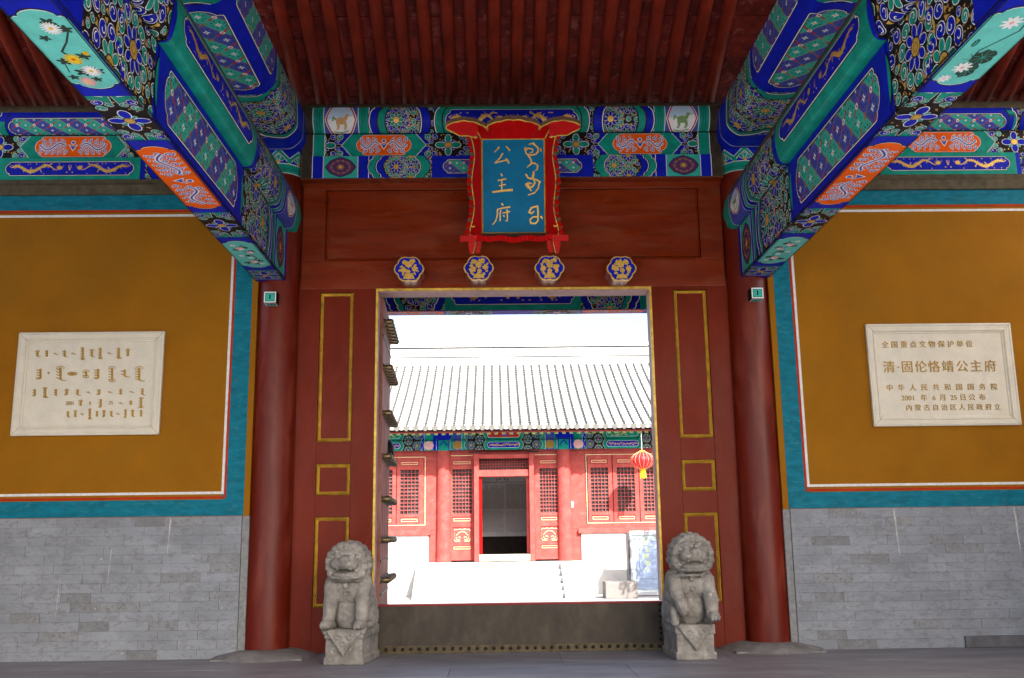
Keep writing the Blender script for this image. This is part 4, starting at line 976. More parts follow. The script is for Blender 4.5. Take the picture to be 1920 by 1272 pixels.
# ------------------------------------------------------------------ marble tablets
def tablet(x0, x1, z0, z1, label, right):
    e = empty('marble_tablet', ((x0+x1)/2, WY, z0), label, 'tablet', 'marble tablets on the ochre walls')
    y = WY+0.008
    bx('tablet_slab', x0+0.10, x1-0.10, y-0.012, y+0.01, z0+0.10, z1-0.10, MARBLE, e, 0)
    # profiled frame: four mitred pieces
    prof = [(0.0, 0.0), (0.0, -0.040), (0.022, -0.048), (0.030, -0.040), (0.070, -0.036), (0.078, -0.046), (0.092, -0.040), (0.097, -0.026), (0.115, -0.022), (0.118, -0.006)]
    O = [(x0, z0), (x1, z0), (x1, z1), (x0, z1)]; D = [(1, 1), (-1, 1), (-1, -1), (1, -1)]
    for i in range(4):
        j = (i+1) % 4; mb = MB()
        P0 = [(O[i][0]+D[i][0]*a, y+b, O[i][1]+D[i][1]*a) for a, b in prof]; P1 = [(O[j][0]+D[j][0]*a, y+b, O[j][1]+D[j][1]*a) for a, b in prof]
        t = 0.0012; dx = (t if i == 0 else 0, t if i == 1 else 0)
        for k in range(len(prof)-1): mb.face([P0[k], P1[k], P1[k+1], P0[k+1]])
        mb.obj('frame_side', MARBLE, e)
    mb = MB()                                        # dark dirt in the mitres
    for i in range(4):
        q = [(O[i][0]+D[i][0]*a, y+b-0.0015, O[i][1]+D[i][1]*a) for a, b in prof]
        for k in range(1, len(prof)-1):
            a, b = q[k], q[k+1]; s_ = 0.0022*D[i][0]
            mb.face([(a[0]-s_, a[1], a[2]), (a[0]+s_, a[1], a[2]), (b[0]+s_, b[1], b[2]), (b[0]-s_, b[1], b[2])])
    mb.obj('mitre_joint', M('joint_dirt', (0.16, 0.12, 0.06), 0.8), e)
    return e, y-0.012
eR, yf = tablet(4.195, 5.94, 2.50, 3.725, 'white marble tablet with gold Chinese inscription on the right ochre wall', True)
x0, x1, z0, z1 = 4.32, 5.82, 2.62, 3.60
def row(chars, xa, xb, zc, size, off):
    n = len(chars)
    for i, ch in enumerate(chars):
        if ch != ' ': text_obj('character', ch, size, PANGOLD, eR, (xa+(xb-xa)*i/(n-1), yf-0.003, zc), off=off, ext=0.004)
# positions read from the tablet: fractions of its inner field
fx = lambda t: x0+t*(x1-x0); fz = lambda t: z1-t*(z1-z0)
row('全国重点文物保护单位', fx(0.065), fx(0.74), fz(0.13), 0.088, 0.0006)
row('清', fx(0.085), fx(0.085), fz(0.41), 0.132, 0.003) if False else None
for ch, t in zip('清·固伦恪靖公主府', (0.07, 0.145, 0.215, 0.325, 0.43, 0.54, 0.655, 0.765, 0.88)):
    text_obj('character', ch, 0.150, PANGOLD, eR, (fx(t+0.01), yf-0.003, fz(0.41)), off=0.0004, ext=0.006)
row('中华人民共和国国务院', fx(0.07), fx(0.90), fz(0.66), 0.084, 0.0006)
for ch, t in (('2001', 0.21), ('年', 0.335), ('6', 0.415), ('月', 0.485), ('25', 0.572), ('日', 0.645), ('公', 0.715), ('布', 0.80)):
    text_obj('character', ch, 0.084, PANGOLD, eR, (fx(t), yf-0.003, fz(0.785)), off=0.0006, ext=0.004)
row('内蒙古自治区人民政府立', fx(0.21), fx(0.91), fz(0.905), 0.080, 0.0006)
eL, yf = tablet(-5.835, -4.135, 2.50, 3.715, 'white marble tablet with gold Mongolian script on the left ochre wall', False)
sf = Surf((-5.835+0.118, yf, 2.50+0.118), (1, 0, 0), [Vector((0, 0, 0)), Vector((0, 0, 0.98))], 1); PW, PH = 1.464, 0.979
# paint with thicker relief, coordinates taken across the inner field
PAL['ins'] = PANGOLD
def mx_(x, y): return ((x-(170-(y-185)*0.0944))/(1345+(y-185)*0.039)*PW, (1-(y-185)/900)*PH)
def word(xc, y0, y1, w, teeth=3, top=0, tail=0, base=0, sw=None, seed=0):
    """one upright Mongolian word: spine, teeth to the left, loops and a tail. pixel-like units of the tablet"""
    rs = random.Random(seed*7+int(xc)); sw = sw or w*0.20; sx = xc+w*0.15; P = Paint(sf, 0, PW); P.lay = 0.0025
    K_ = 1.5 if w > 60 else 2.1
    def ln(pts, a, b=None): P.line([mx_(*p) for p in pts], K_*a*PW/1360, 'ins', 1, w1=K_*(b if b is not None else a)*PW/1360)
    ln([(sx, y0), (sx, y1)], sw, sw*0.85)
    for i in range(teeth):
        yy = y0+(y1-y0)*(i+0.35)/max(teeth, 1); ln([(sx, yy+w*0.05), (sx-w*0.28, yy+w*0.10), (sx-w*0.50, yy-w*0.04)], sw*0.5, sw*0.22)
    if top == 1:
        ln([(sx-w*0.45, y0+w*0.05), (sx-w*0.2, y0-w*0.12), (sx+w*0.25, y0-w*0.12), (sx+w*0.45, y0+w*0.06), (sx+w*0.28, y0+w*0.22)], sw*0.3, sw*0.2)
    if tail == 1: ln([(sx-w*0.05, y1-w*0.05), (sx+w*0.2, y1+w*0.08), (sx+w*0.5, y1+w*0.14), (sx+w*0.68, y1+w*0.05)], sw*0.55, sw*0.15)
    if tail == 2: ln([(sx, y1-w*0.04), (sx-w*0.3, y1+w*0.03), (sx-w*0.6, y1-w*0.06)], sw*0.5, sw*0.2)
    if base == 1: ln([(sx+w*0.4*cos(t), y1-w*0.05+w*0.18*sin(t)) for t in [k*0.5 for k in range(13)]], sw*0.32)
    P.obj('script_word', eL)
# main line
word(272, 470, 580, 90, 4, 0, 2); P = Paint(sf, 0, PW); P.lay = 0.0025; P.ell(*mx_(373, 517), 0.014, 0.014, 'ins', 1); P.obj('script_dot', eL); P = Paint(sf, 0, PW); P.lay = 0.0025
word(487, 458, 590, 95, 4, 1, 1)
P.line([mx_(580+48*(1-cos(t)), 530-14*sin(t)) for t in [k*0.45 for k in range(15)]], 0.014, 'ins', 1); P.line([mx_(600, 532), mx_(632, 530), mx_(650, 528)], 0.022, 'ins', 1); P.obj('script_word', eL)
word(765, 500, 565, 78, 2, 1, 0, 1, 18); word(893, 480, 585, 90, 4, 0, 2); word(1045, 465, 612, 85, 5, 1, 0, 1); word(1180, 490, 560, 90, 2, 0, 1); word(1335, 470, 605, 95, 5, 1, 1)
def small(xs, yc, hs, w=52, s=0):
    for i, (x, h) in enumerate(zip(xs, hs)):
        h *= 1.12
        if h < 28: word(x-8, yc-6, yc+6, w, 1, 0, 1, 0, 9, s+i)
        else: word(x, yc-h/2, yc+h/2, w, max(1, int(h/18)), (i+s) % 2, (i*2+s) % 3, 1 if h > 90 else 0, 11, s+i)
small((250, 350, 448, 540, 640, 735, 832, 925, 1028, 1122, 1222), 305, (50, 62, 20, 60, 20, 118, 62, 105, 20, 100, 66), s=1)
small((215, 328, 445, 562, 680, 800, 912, 1032, 1145, 1268, 1380), 730, (64, 88, 64, 50, 52, 20, 50, 20, 55, 20, 60), s=2)
small((712, 928, 1148, 1255, 1365), 850, (52, 78, 18, 42, 90), s=3)
small((576, 655, 735, 812, 890, 965, 1045, 1120, 1198, 1275, 1368), 965, (54, 60, 20, 92, 56, 58, 50, 20, 80, 56, 62), 38, s=4)
for tx, xx in (('2001', 602), ('6', 820), ('25', 1045)):
    u_, v_ = mx_(xx, 850); text_obj('character', tx, 0.062, PANGOLD, eL, (-5.835+0.118+u_, yf-0.003, 2.618+v_), off=0.0008, ext=0.004, sx=0.8)

# ------------------------------------------------------------------ name board over the door
nb = empty('name_board', (0, -0.36, 4.86), 'red framed blue name board with gold characters hung above the doorway', 'name board', rot=(radians(10.5), 0, 0))
WLn = WL.pop(nb.name)                       # children below are in the board's own coordinates: x, y (-forward), z up the board
bx('board_field', -0.375, 0.375, -0.002, 0.03, 0.0, 1.13, SIGNBL, nb, 0)
mb = MB(); mb.frame(-0.385, 0.385, -0.01, 1.14, 0.02, -0.014, 0.0); mb.obj('gold_inner_edge', GOLDT, nb)
N_ = 0.17
def ripple(t, a): return a*abs(sin(t*pi))
# side frames
for sg in (-1, 1):
    n = 46; path = []
    for i in range(n+1):
        t = i/n; z = 1.24-1.30*t
        x = 0.510-0.030*abs(sin(t*pi*1.0+0.2))+0.020*cos(t*pi*4)
        path.append((sg*x, z, t))
    mb = MB()
    for i in range(n):                     # flaring surface
        a, b = path[i], path[i+1]; cl = lambda z: max(0.0, min(1.13, z)); mb.face([(sg*0.385, 0, cl(a[1])), (sg*0.385, 0, cl(b[1])), (b[0], -N_, b[1]), (a[0], -N_, a[1])])
    mb.obj('side_board', BRED, nb, smooth=True)
    mb = MB()                              # scalloped front edge: each scallop swells forward and outward, its underside is bare brown
    k = 15; mm = lambda t: path[min(n, max(0, int(round(t*n))))]
    def px(t):
        i = t*n; i0 = min(n-1, int(i)); f_ = i-i0; return path[i0][0]*(1-f_)+path[i0+1][0]*f_, path[i0][1]*(1-f_)+path[i0+1][1]*f_
    for j in range(k):
        cut = 0.16 if j % 3 else 0.42        # share of the scallop taken by its underside
        rows = []
        for (t, dy, dx) in ((j/k, 0.0, 0.0), ((j+0.35)/k, 0.012, 0.007), ((j+1-cut)/k, 0.024, 0.012), ((j+1)/k, 0.0, 0.0)):
            x, z = px(t); rows.append((x+sg*dx, -N_-0.014-dy, z))
        for q in range(3):
            p0, p1 = rows[q], rows[q+1]; mi = 1 if q == 2 else 0
            mb.face([p0, p1, (p1[0]+sg*0.044, p1[1]+0.004, p1[2]), (p0[0]+sg*0.044, p0[1]+0.004, p0[2])], mi)
            mb.face([(p0[0]+sg*0.044, p0[1]+0.004, p0[2]), (p1[0]+sg*0.044, p1[1]+0.004, p1[2]), (p1[0]+sg*0.044, -N_+0.05, p1[2]), (p0[0]+sg*0.044, -N_+0.05, p0[2])], mi)
            mb.face([p0, p1, (p1[0], -N_+0.02, p1[2]), (p0[0], -N_+0.02, p0[2])], mi)
    mb.obj('scalloped_edge', [BRED, BROWNE], nb)
    mb = MB(); mb.tube([(p[0]-sg*0.004, -N_-0.030, p[1]) for p in path], 0.006, 6)
    mb.obj('gold_line', GOLDT, nb, smooth=True)
    for (hx, hz, f_) in ((0.455, 1.115, 1), (0.475, 0.07, -1)):
        mb = MB(); mb.tube([(sg*(hx+0.045*(1-i/9)*cos(1.2+f_*4.6*i/9)), -N_-0.028, hz+0.045*(1-i/9)*sin(1.2+f_*4.6*i/9)) for i in range(9)], 0.008, 6); mb.obj('gold_hook', GOLDT, nb, smooth=True)
    mb = MB(); mb.prism([(sg*0.47, -0.04), (sg*0.535, -0.04), (sg*0.545, -0.15), (sg*0.525, -0.265), (sg*0.49, -0.265), (sg*0.465, -0.19)], -N_-0.03, -N_+0.02)
    mb.prism([(sg*0.385, -0.03), (sg*0.47, -0.07), (sg*0.46, -0.25), (sg*0.41, -0.25), (sg*0.39, -0.15)], -N_+0.03, -N_+0.06)
    mb.box(min(sg*0.44, sg*0.64), max(sg*0.44, sg*0.64), -N_-0.038, -N_+0.01, -0.125, -0.05, 0, 0.004)
    mb.obj('foot', BRED, nb)
    mb = MB(); mb.tube([(sg*0.462, -N_-0.034, -0.06), (sg*0.460, -N_-0.034, -0.16), (sg*0.485, -N_-0.034, -0.265)], 0.006, 6); mb.obj('foot_gold_line', GOLDT, nb)
# bottom frame
n = 40; mb = MB(); bp = [(-0.46+0.92*i/n, -0.055-0.022*sin(pi*i/n)+0.010*cos(i/n*pi*6)) for i in range(n+1)]
for i in range(n):
    a, b = bp[i], bp[i+1]; cl = lambda x: max(-0.385, min(0.385, x*0.86)); mb.face([(cl(a[0]), 0, 0), (cl(b[0]), 0, 0), (b[0], -N_, b[1]), (a[0], -N_, a[1])])
mb.obj('bottom_board', BROWNE, nb, smooth=True)
mb = MB()
for i in range(n):
    a, b = bp[i], bp[i+1]; d = 0.016 if i % 2 else 0.0; d2 = 0.0 if i % 2 else 0.016
    mb.face([(a[0], -N_-0.025-d, a[1]+0.012), (b[0], -N_-0.025-d2, b[1]+0.012), (b[0], -N_-0.012-d2, b[1]-0.050), (a[0], -N_-0.012-d, a[1]-0.050)])
    mb.face([(a[0], -N_-0.012-d, a[1]-0.050), (b[0], -N_-0.012-d2, b[1]-0.050), (b[0], -N_+0.04, b[1]-0.05), (a[0], -N_+0.04, a[1]-0.05)])
    mb.face([(a[0], -N_-0.025-d, a[1]+0.012), (b[0], -N_-0.025-d2, b[1]+0.012), (b[0], -N_+0.04, b[1]+0.02), (a[0], -N_+0.04, a[1]+0.02)])
mb.obj('bottom_edge', BRED, nb)
# top cloud board
cl_top = []
def topz(x):
    ax = abs(x)
    if ax < 0.315: return 1.235+0.065*cos(ax/0.315*pi/2)+0.010*abs(sin(ax*22))
    if ax < 0.345: return 1.205
    return 1.205+0.085*sin(min(1, (ax-0.345)/0.44)*pi*0.86+0.15)**0.8*1.0+0.008*abs(sin(ax*24)) if ax < 0.80 else 1.2
xs_ = [-0.79+1.58*i/64 for i in range(65)]
mb = MB(); zt_ = [(x, topz(x)) for x in xs_]
for i in range(64):
    (xa, za), (xb, zb) = zt_[i], zt_[i+1]; fe = lambda x: 1.15-0.02*abs(sin(x*16)) if abs(x) > 0.46 else None
    if abs(xa) <= 0.5 and abs(xb) <= 0.5:
        cl = lambda x: max(-0.385, min(0.385, x*0.8)); mb.face([(cl(xa), 0, 1.13), (cl(xb), 0, 1.13), (xb, -N_-0.06, zb), (xa, -N_-0.06, za)])
    if max(abs(xa), abs(xb)) > 0.44:
        def lowz(x):
            t = min(1, max(0, (abs(x)-0.44)/0.35)); return 1.10+0.015*abs(sin(abs(x)*20))+0.10*t**3
        mb.face([(xa, -N_-0.055, lowz(xa)), (xb, -N_-0.055, lowz(xb)), (xb, -N_-0.062, zb), (xa, -N_-0.062, za)])
mb.obj('cloud_board', BRED, nb)
mb = MB()
for i in range(64):
    (xa, za), (xb, zb) = zt_[i], zt_[i+1]
    mb.face([(xa, -N_-0.070, za+0.004), (xb, -N_-0.070, zb+0.004), (xb, -N_-0.070, zb+0.05), (xa, -N_-0.070, za+0.05)])
    mb.face([(xa, -N_-0.070, za+0.004), (xb, -N_-0.070, zb+0.004), (xb, 0.02, zb+0.02), (xa, 0.02, za+0.02)])
    mb.face([(xa, -N_-0.070, za+0.05), (xb, -N_-0.070, zb+0.05), (xb, 0.02, zb+0.06), (xa, 0.02, za+0.06)])
mb.obj('cloud_edge', BROWNE, nb)
mb = MB(); mb.tube([(x, -N_-0.072, z) for x, z in zt_], 0.008, 6); mb.obj('gold_outline', GOLDT, nb, smooth=True)
for sg in (-1, 1):
    mb = MB()
    mb.tube([(sg*x, -N_-0.070, lowz(x)) for x in [0.44+0.35*i/16 for i in range(17)]]+[(sg*0.79, -N_-0.07, topz(0.78))], 0.007, 6); mb.obj('gold_line', GOLDT, nb, smooth=True)
    mb = MB(); mb.tube([(sg*(0.315+0.035*(1-i/9)*cos(0.6+4.4*i/9)), -N_-0.072, 1.195+0.035*(1-i/9)*sin(0.6+4.4*i/9)) for i in range(9)], 0.008, 6); mb.obj('gold_hook', GOLDT, nb, smooth=True)
    mb = MB(); mb.tube([(sg*0.385, -0.012, 1.135), (sg*0.47, -N_-0.05, 1.27)], 0.010, 6); mb.obj('gold_line', GOLDT, nb, smooth=True)
    mb = MB(); mb.tube([(sg*0.385, -0.012, -0.01), (sg*0.465, -N_-0.02, -0.06)], 0.008, 6)
    mb.obj('gold_line', GOLDT, nb, smooth=True)
# characters: brush strokes
sf = Surf((-0.375, -0.002, 0), (1, 0, 0), [Vector((0, 0, 0)), Vector((0, 0, 1.13))], 1); 
def ch_start():
    global P
    P = Paint(sf, 0, 0.75); P.lay = 0.004; P.off = 0.003
def ch_end(): P.obj('gold_character', nb)
ch_start()
GROUPS = []
def br(pts, w0, w1=None, L=1): P.line([((x-290)/447*0.75, (1-(y-322)/678)*1.13) for x, y in pts], w0/447*0.64, 'gold', L, w1=None if w1 is None else w1/447*0.64)
br([(413, 378), (400, 398), (378, 418)], 15, 6); br([(463, 374), (477, 390), (492, 408)], 8, 15)
br([(440, 425), (422, 455), (402, 478), (380, 494)], 13, 8); br([(380, 494), (415, 487), (450, 478), (478, 474)], 10, 13); br([(460, 462), (474, 480), (484, 500)], 12, 14); ch_end(); ch_start()
br([(425, 572), (434, 590)], 9, 14); br([(402, 622), (432, 616), (462, 610)], 10, 12); br([(410, 660), (435, 655), (458, 650)], 9, 11)
br([(430, 618), (430, 660), (429, 700)], 10, 11); br([(362, 706), (400, 700), (450, 694), (508, 690)], 13, 20)
ch_end(); ch_start(); br([(428, 785), (437, 803)], 10, 14); br([(394, 832), (430, 822), (490, 812)], 9, 13); br([(398, 830), (396, 870), (384, 915), (360, 942)], 11, 7)
br([(424, 836), (412, 868)], 10, 6); br([(416, 856), (416, 915)], 9, 10); br([(432, 858), (460, 851), (488, 846)], 8, 11); br([(466, 830), (468, 880), (466, 916), (452, 912)], 11, 8); br([(440, 872), (447, 884)], 9, 11)
ch_end(); ch_start()
br([(625, 362), (662, 352), (672, 372)], 8, 12); br([(655, 355), (690, 385), (693, 412), (676, 434), (640, 440), (608, 430), (600, 405), (625, 390), (655, 398), (652, 418), (632, 424)], 14, 9); br([(708, 392), (716, 415)], 16, 8)
br([(600, 405), (596, 388), (612, 384)], 8); br([(618, 438), (640, 470), (645, 500), (612, 528)], 14, 8); br([(645, 496), (668, 500), (688, 512), (685, 545), (670, 552)], 14, 8)
ch_end(); ch_start(); br([(602, 575), (620, 605), (650, 612), (660, 560)], 13, 11); br([(660, 556), (655, 600), (668, 640), (650, 668), (618, 676), (602, 655), (622, 640), (648, 648)], 14, 10); br([(668, 612), (700, 632), (690, 680), (665, 712), (618, 728)], 13, 10); br([(702, 625), (706, 640)], 12)
br([(600, 650), (612, 640), (640, 700)], 10); ch_end(); ch_start(); br([(620, 858), (640, 820), (684, 808), (688, 850), (686, 915), (668, 934), (634, 932), (630, 905), (655, 884), (686, 888)], 15, 11); br([(622, 850), (640, 862), (660, 845)], 10); br([(706, 880), (720, 903)], 18, 8)
ch_end()

# ------------------------------------------------------------------ open door leaf with studs
dl = empty('door_leaf', (-1.64, 0.3, 0.72), 'weathered left door leaf swung inward with rows of bronze studs', 'door leaf', rot=(0, 0, radians(2.6)))
bx('leaf_board', -1.72, -1.625, 0.30, 1.85, 0.30, 4.24, LEAFW, dl, 0.006)
for z in (0.62, 1.0, 3.75): bx('iron_strap', -1.628, -1.617, 0.35, 1.8, z, z+0.035, IRON, dl, 0.002)
mb = MB(); mb.lathe((0, 0, 0), [(0.052, 0.0), (0.046, 0.010), (0.032, 0.014), (0.040, 0.085), (0.036, 0.108), (0.022, 0.122), (0.005, 0.127)], 14, 0, 'X')
kme = bpy.data.meshes.new('stud'); kme.from_pydata(mb.v, [], mb.f); kme.materials.append(KNOB); kme.polygons.foreach_set('use_smooth', [True]*len(mb.f))
for z in (0.80, 1.27, 1.755, 2.27, 2.80, 3.37, 3.95):
    for k in range(7): inst('stud', kme, (-1.626, 0.40+k*0.215, z), dl)
mb = MB(); mb.lathe((-1.625, 1.60, 2.44), [(0.15, 0), (0.14, 0.03), (0.08, 0.07), (0.02, 0.08)], 20, 0, 'X'); mb.tube([(-1.56, 1.60+0.09*sin(a), 2.36+0.10*cos(a)) for a in [k*pi/8 for k in range(17)]], 0.012, 6)
mb.obj('ring_plate', IRON, dl, smooth=True)

# ------------------------------------------------------------------ stone lions
import numpy as np
class SDF:
    """distance field of blended rounded shapes, turned into one closed surface"""
    def __init__(s, lo, hi, h, k=0.012):
        s.lo = np.array(lo, float); s.h = h; s.k = k; s.n = np.ceil((np.array(hi)-s.lo)/h).astype(int)+1; s.f = np.full(s.n, 0.2, np.float32)
    def win(s, a, b):
        i0 = np.maximum(0, np.floor((np.array(a)-s.lo)/s.h).astype(int)); i1 = np.minimum(s.n, np.ceil((np.array(b)-s.lo)/s.h).astype(int)+1)
        g = np.ogrid[i0[0]:i1[0], i0[1]:i1[1], i0[2]:i1[2]]; P_ = [s.lo[j]+g[j]*s.h for j in range(3)]
        return (slice(i0[0], i1[0]), slice(i0[1], i1[1]), slice(i0[2], i1[2])), P_
    def add(s, sl, d, k=None):
        k = k or s.k; a = s.f[sl]; hh = np.clip(0.5+0.5*(a-d)/k, 0, 1); s.f[sl] = a*(1-hh)+d*hh-k*hh*(1-hh)
    def ell(s, c, r, k=None):
        c = np.array(c, float); r = np.array(r, float); m = 0.03
        sl, P_ = s.win(c-r-m, c+r+m); q = np.sqrt(sum(((P_[j]-c[j])/r[j])**2 for j in range(3))); g = np.sqrt(sum(((P_[j]-c[j])/r[j]**2)**2 for j in range(3)))+1e-6
        s.add(sl, (q*(q-1)/g).astype(np.float32), k)
    def box(s, x0, x1, y0, y1, z0, z1, rd=0.008):
        c = [(x0+x1)/2, (y0+y1)/2, (z0+z1)/2]; e = [(x1-x0)/2-rd, (y1-y0)/2-rd, (z1-z0)/2-rd]
        sl, P_ = s.win((x0-.03, y0-.03, z0-.03), (x1+.03, y1+.03, z1+.03)); q = [np.abs(P_[j]-c[j])-e[j] for j in range(3)]
        d = np.sqrt(sum(np.maximum(t, 0)**2 for t in q))+np.minimum(np.maximum(np.maximum(q[0], q[1]), q[2]), 0)-rd; s.add(sl, d.astype(np.float32), 0.006)
    def mesh(s, name):
        f = s.f; ins = f < 0; V = np.zeros([x-1 for x in s.n]+[3]); C_ = np.zeros([x-1 for x in s.n])
        crn = [(i, j, k) for i in (0, 1) for j in (0, 1) for k in (0, 1)]
        S_ = lambda o: f[o[0]:o[0]+s.n[0]-1, o[1]:o[1]+s.n[1]-1, o[2]:o[2]+s.n[2]-1]
        for p in crn:
            for ax in range(3):
                if p[ax]: continue
                q = list(p); q[ax] = 1; A_, B_ = S_(p), S_(q); m = (A_ < 0) != (B_ < 0); t = np.where(m, A_/np.where(m, A_-B_, 1), 0)
                for j in range(3): V[..., j] += np.where(m, p[j]+(t if j == ax else 0), 0)
                C_ += m
        act = C_ > 0; idx = np.full(act.shape, -1); idx[act] = np.arange(act.sum()); g = np.argwhere(act); vs = s.lo+(g+V[act]/C_[act][:, None])*s.h
        fs = []
        for ax in range(3):
            sh = [slice(None)]*3; sh2 = [slice(None)]*3; sh[ax] = slice(0, -1); sh2[ax] = slice(1, None)
            ch = ins[tuple(sh)] != ins[tuple(sh2)]; e = np.argwhere(ch); o1, o2 = [t for t in range(3) if t != ax]
            e = e[(e[:, o1] > 0) & (e[:, o2] > 0) & (e[:, o1] < s.n[o1]-1) & (e[:, o2] < s.n[o2]-1)]
            flip = ins[tuple(e.T)]; q = []
            for a_, b_ in ((-1, -1), (0, -1), (0, 0), (-1, 0)):
                t = e.copy(); t[:, o1] += a_; t[:, o2] += b_; q.append(idx[tuple(t.T)])
            q = np.stack(q, 1)
            if ax == 1: flip = ~flip
            q[~flip] = q[~flip][:, ::-1]; fs.append(q)
        me = bpy.data.meshes.new(name); me.from_pydata(vs.tolist(), [], np.concatenate(fs).tolist()); me.polygons.foreach_set('use_smooth', [True]*len(me.polygons)); me.update(); return me
def weather(me, amp, seed):
    n = len(me.vertices); co = np.empty(n*3); no = np.empty(n*3); me.vertices.foreach_get('co', co); me.vertices.foreach_get('normal', no)
    co = co.reshape(-1, 3); no = no.reshape(-1, 3); sv = Vector((seed, 0, 0))
    d = np.array([noise.noise(Vector(p)*9+sv)*amp+noise.noise(Vector(p)*26)*amp*0.5+noise.noise(Vector(p)*70)*amp*0.35 for p in co.tolist()])
    me.vertices.foreach_set('co', (co+no*d[:, None]).ravel()); me.update(); return me
def ebl(sd_, c, r, rot=None, seg=14): sd_.ell(c, r)
def lim(bm, pts, rs, sub=5):
    for i in range(len(pts)-1):
        a, b = Vector(pts[i]), Vector(pts[i+1])
        for k in range(sub+1):
            t = k/sub; q = rs[i]+(rs[i+1]-rs[i])*t; ebl(bm, a.lerp(b, t), (q, q, q), seg=10)
def mbox(bm, *a): bm.box(*a)
def tor(bm, c, R, r, axis='Y', n=14, a0=0, a1=2*pi, shrink=0):
    for i in range(n+1):
        t = i/n; a = a0+(a1-a0)*t; q = R*(1-shrink*t)
        p = Vector(c)+(Vector((q*cos(a), 0, q*sin(a))) if axis == 'Y' else Vector((q*cos(a), q*sin(a), 0))); bm.ell(p, (r, r, r), 0.006)
def lion(loc, rotz, label, right):
    e = empty('stone_lion', loc, label, 'stone lion', 'guardian lions flanking the doorway', rot=(0, 0, rotz)); WL.pop(e.name)
    # plinth with draped cloth
    bm = SDF((-0.27, -0.06, -0.03), (0.27, 0.76, 0.41), 0.0085); mbox(bm, -0.215, 0.215, 0.0, 0.72, 0.0, 0.08); mbox(bm, -0.20, 0.20, 0.015, 0.70, 0.06, 0.28); mbox(bm, -0.212, 0.212, 0.0, 0.71, 0.26, 0.36)
    for t in [q/14 for q in range(15)]: bm.box(-0.19*(1-t)-0.004, 0.19*(1-t)+0.004, -0.010, 0.04, 0.335-0.225*t, 0.352-0.225*t, 0.003)
    for s_ in (-1, 1):
        lim(bm, [(s_*0.18, -0.012, 0.34), (0.0, -0.016, 0.11)], (0.014, 0.014), 10)
        tor(bm, (s_*0.07, -0.014, 0.28), 0.035, 0.009, n=12, a0=0.3, a1=5.5, shrink=0.5)
    tor(bm, (0, -0.014, 0.22), 0.025, 0.009, n=10)
    o = bpy.data.objects.new('plinth', weather(bm.mesh('plinth'), 0.006, 3 if right else 9)); o.data.materials.append(STONE); link(o, e)
    bm = SDF((-0.33, -0.17, 0.30), (0.33, 0.82, 1.36), 0.0066, 0.008); E = lambda c, r, **k: ebl(bm, c, r, **k)
    E((0, 0.46, 0.56), (0.235, 0.24, 0.24)); E((0, 0.32, 0.70), (0.245, 0.20, 0.27)); E((0, 0.20, 0.76), (0.22, 0.15, 0.17)); E((0, 0.24, 0.5), (0.17, 0.16, 0.2))
    for s_ in (-1, 1):
        E((s_*0.175, 0.42, 0.46), (0.085, 0.20, 0.15)); E((s_*0.19, 0.25, 0.39), (0.06, 0.13, 0.05)); E((s_*0.16, 0.19, 0.80), (0.10, 0.12, 0.13))
    if right:
        lim(bm, [(-0.18, 0.12, 0.80), (-0.17, 0.02, 0.66), (-0.12, -0.02, 0.52)], (0.085, 0.07, 0.06)); E((-0.12, -0.03, 0.50), (0.055, 0.05, 0.06))
        lim(bm, [(0.17, 0.14, 0.80), (0.205, 0.10, 0.60), (0.20, 0.03, 0.46)], (0.09, 0.075, 0.065)); E((0.20, 0.0, 0.44), (0.065, 0.09, 0.06))
        lim(bm, [(-0.19, 0.10, 0.5), (-0.20, 0.06, 0.38)], (0.05, 0.05)); E((-0.03, 0.12, 0.56), (0.06, 0.05, 0.13))
    else:
        for s_ in (-1, 1):
            lim(bm, [(s_*0.17, 0.14, 0.78), (s_*0.175, 0.08, 0.60), (s_*0.18, 0.04, 0.44)], (0.085, 0.072, 0.066)); E((s_*0.18, 0.0, 0.405), (0.07, 0.10, 0.055))
            for t in (-0.035, 0, 0.035): E((s_*0.18+t, -0.085, 0.395), (0.018, 0.03, 0.03))
        for s_ in (-1, 1): E((s_*0.20, 0.02, 0.37), (0.045, 0.05, 0.07))
    if right:
        for t in (-0.035, 0, 0.035): E((0.20+t, -0.08, 0.425), (0.018, 0.03, 0.032))
    # bell and chest band
    tor(bm, (0, 0.165, 0.86), 0.17, 0.018, 'Z', 22, pi*1.02, pi*1.98); E((0.0, 0.035, 0.80 if not right else 0.83), (0.035, 0.03, 0.035))
    tor(bm, (0.01, 0.048, 0.72), 0.035, 0.010, n=12, a0=0.0, a1=5.2, shrink=0.5)
    z = 0.03 if right else -0.005; zh = 1.03+z; tx = 0.02 if right else 0.0
    E((tx, 0.16, zh+0.01), (0.205, 0.18, 0.205)); E((tx, 0.20, zh-0.08), (0.22, 0.17, 0.17))
    E((tx, 0.0, zh+0.01), (0.155, 0.075, 0.075)); E((tx, -0.045, zh+0.045), (0.06, 0.035, 0.035)); E((tx, 0.01, zh-0.11), (0.135, 0.075, 0.04)); E((tx, 0.02, zh-0.14), (0.17, 0.07, 0.03))
    for s_ in (-1, 1):
        E((tx+s_*0.105, 0.0, zh+0.0), (0.045, 0.055, 0.05)); E((tx+s_*0.075, -0.005, zh+0.085), (0.038, 0.032, 0.03)); E((tx+s_*0.075, -0.03, zh+0.083), (0.017, 0.014, 0.016))
        lim(bm, [(tx+s_*0.02, -0.02, zh+0.105), (tx+s_*0.08, -0.01, zh+0.135), (tx+s_*0.14, 0.02, zh+0.11)], (0.018, 0.022, 0.016), 5)
        E((tx+s_*0.03, -0.075, zh+0.035), (0.014, 0.012, 0.01))
        E((tx+s_*0.07, -0.040, zh-0.055), (0.012, 0.014, 0.018))
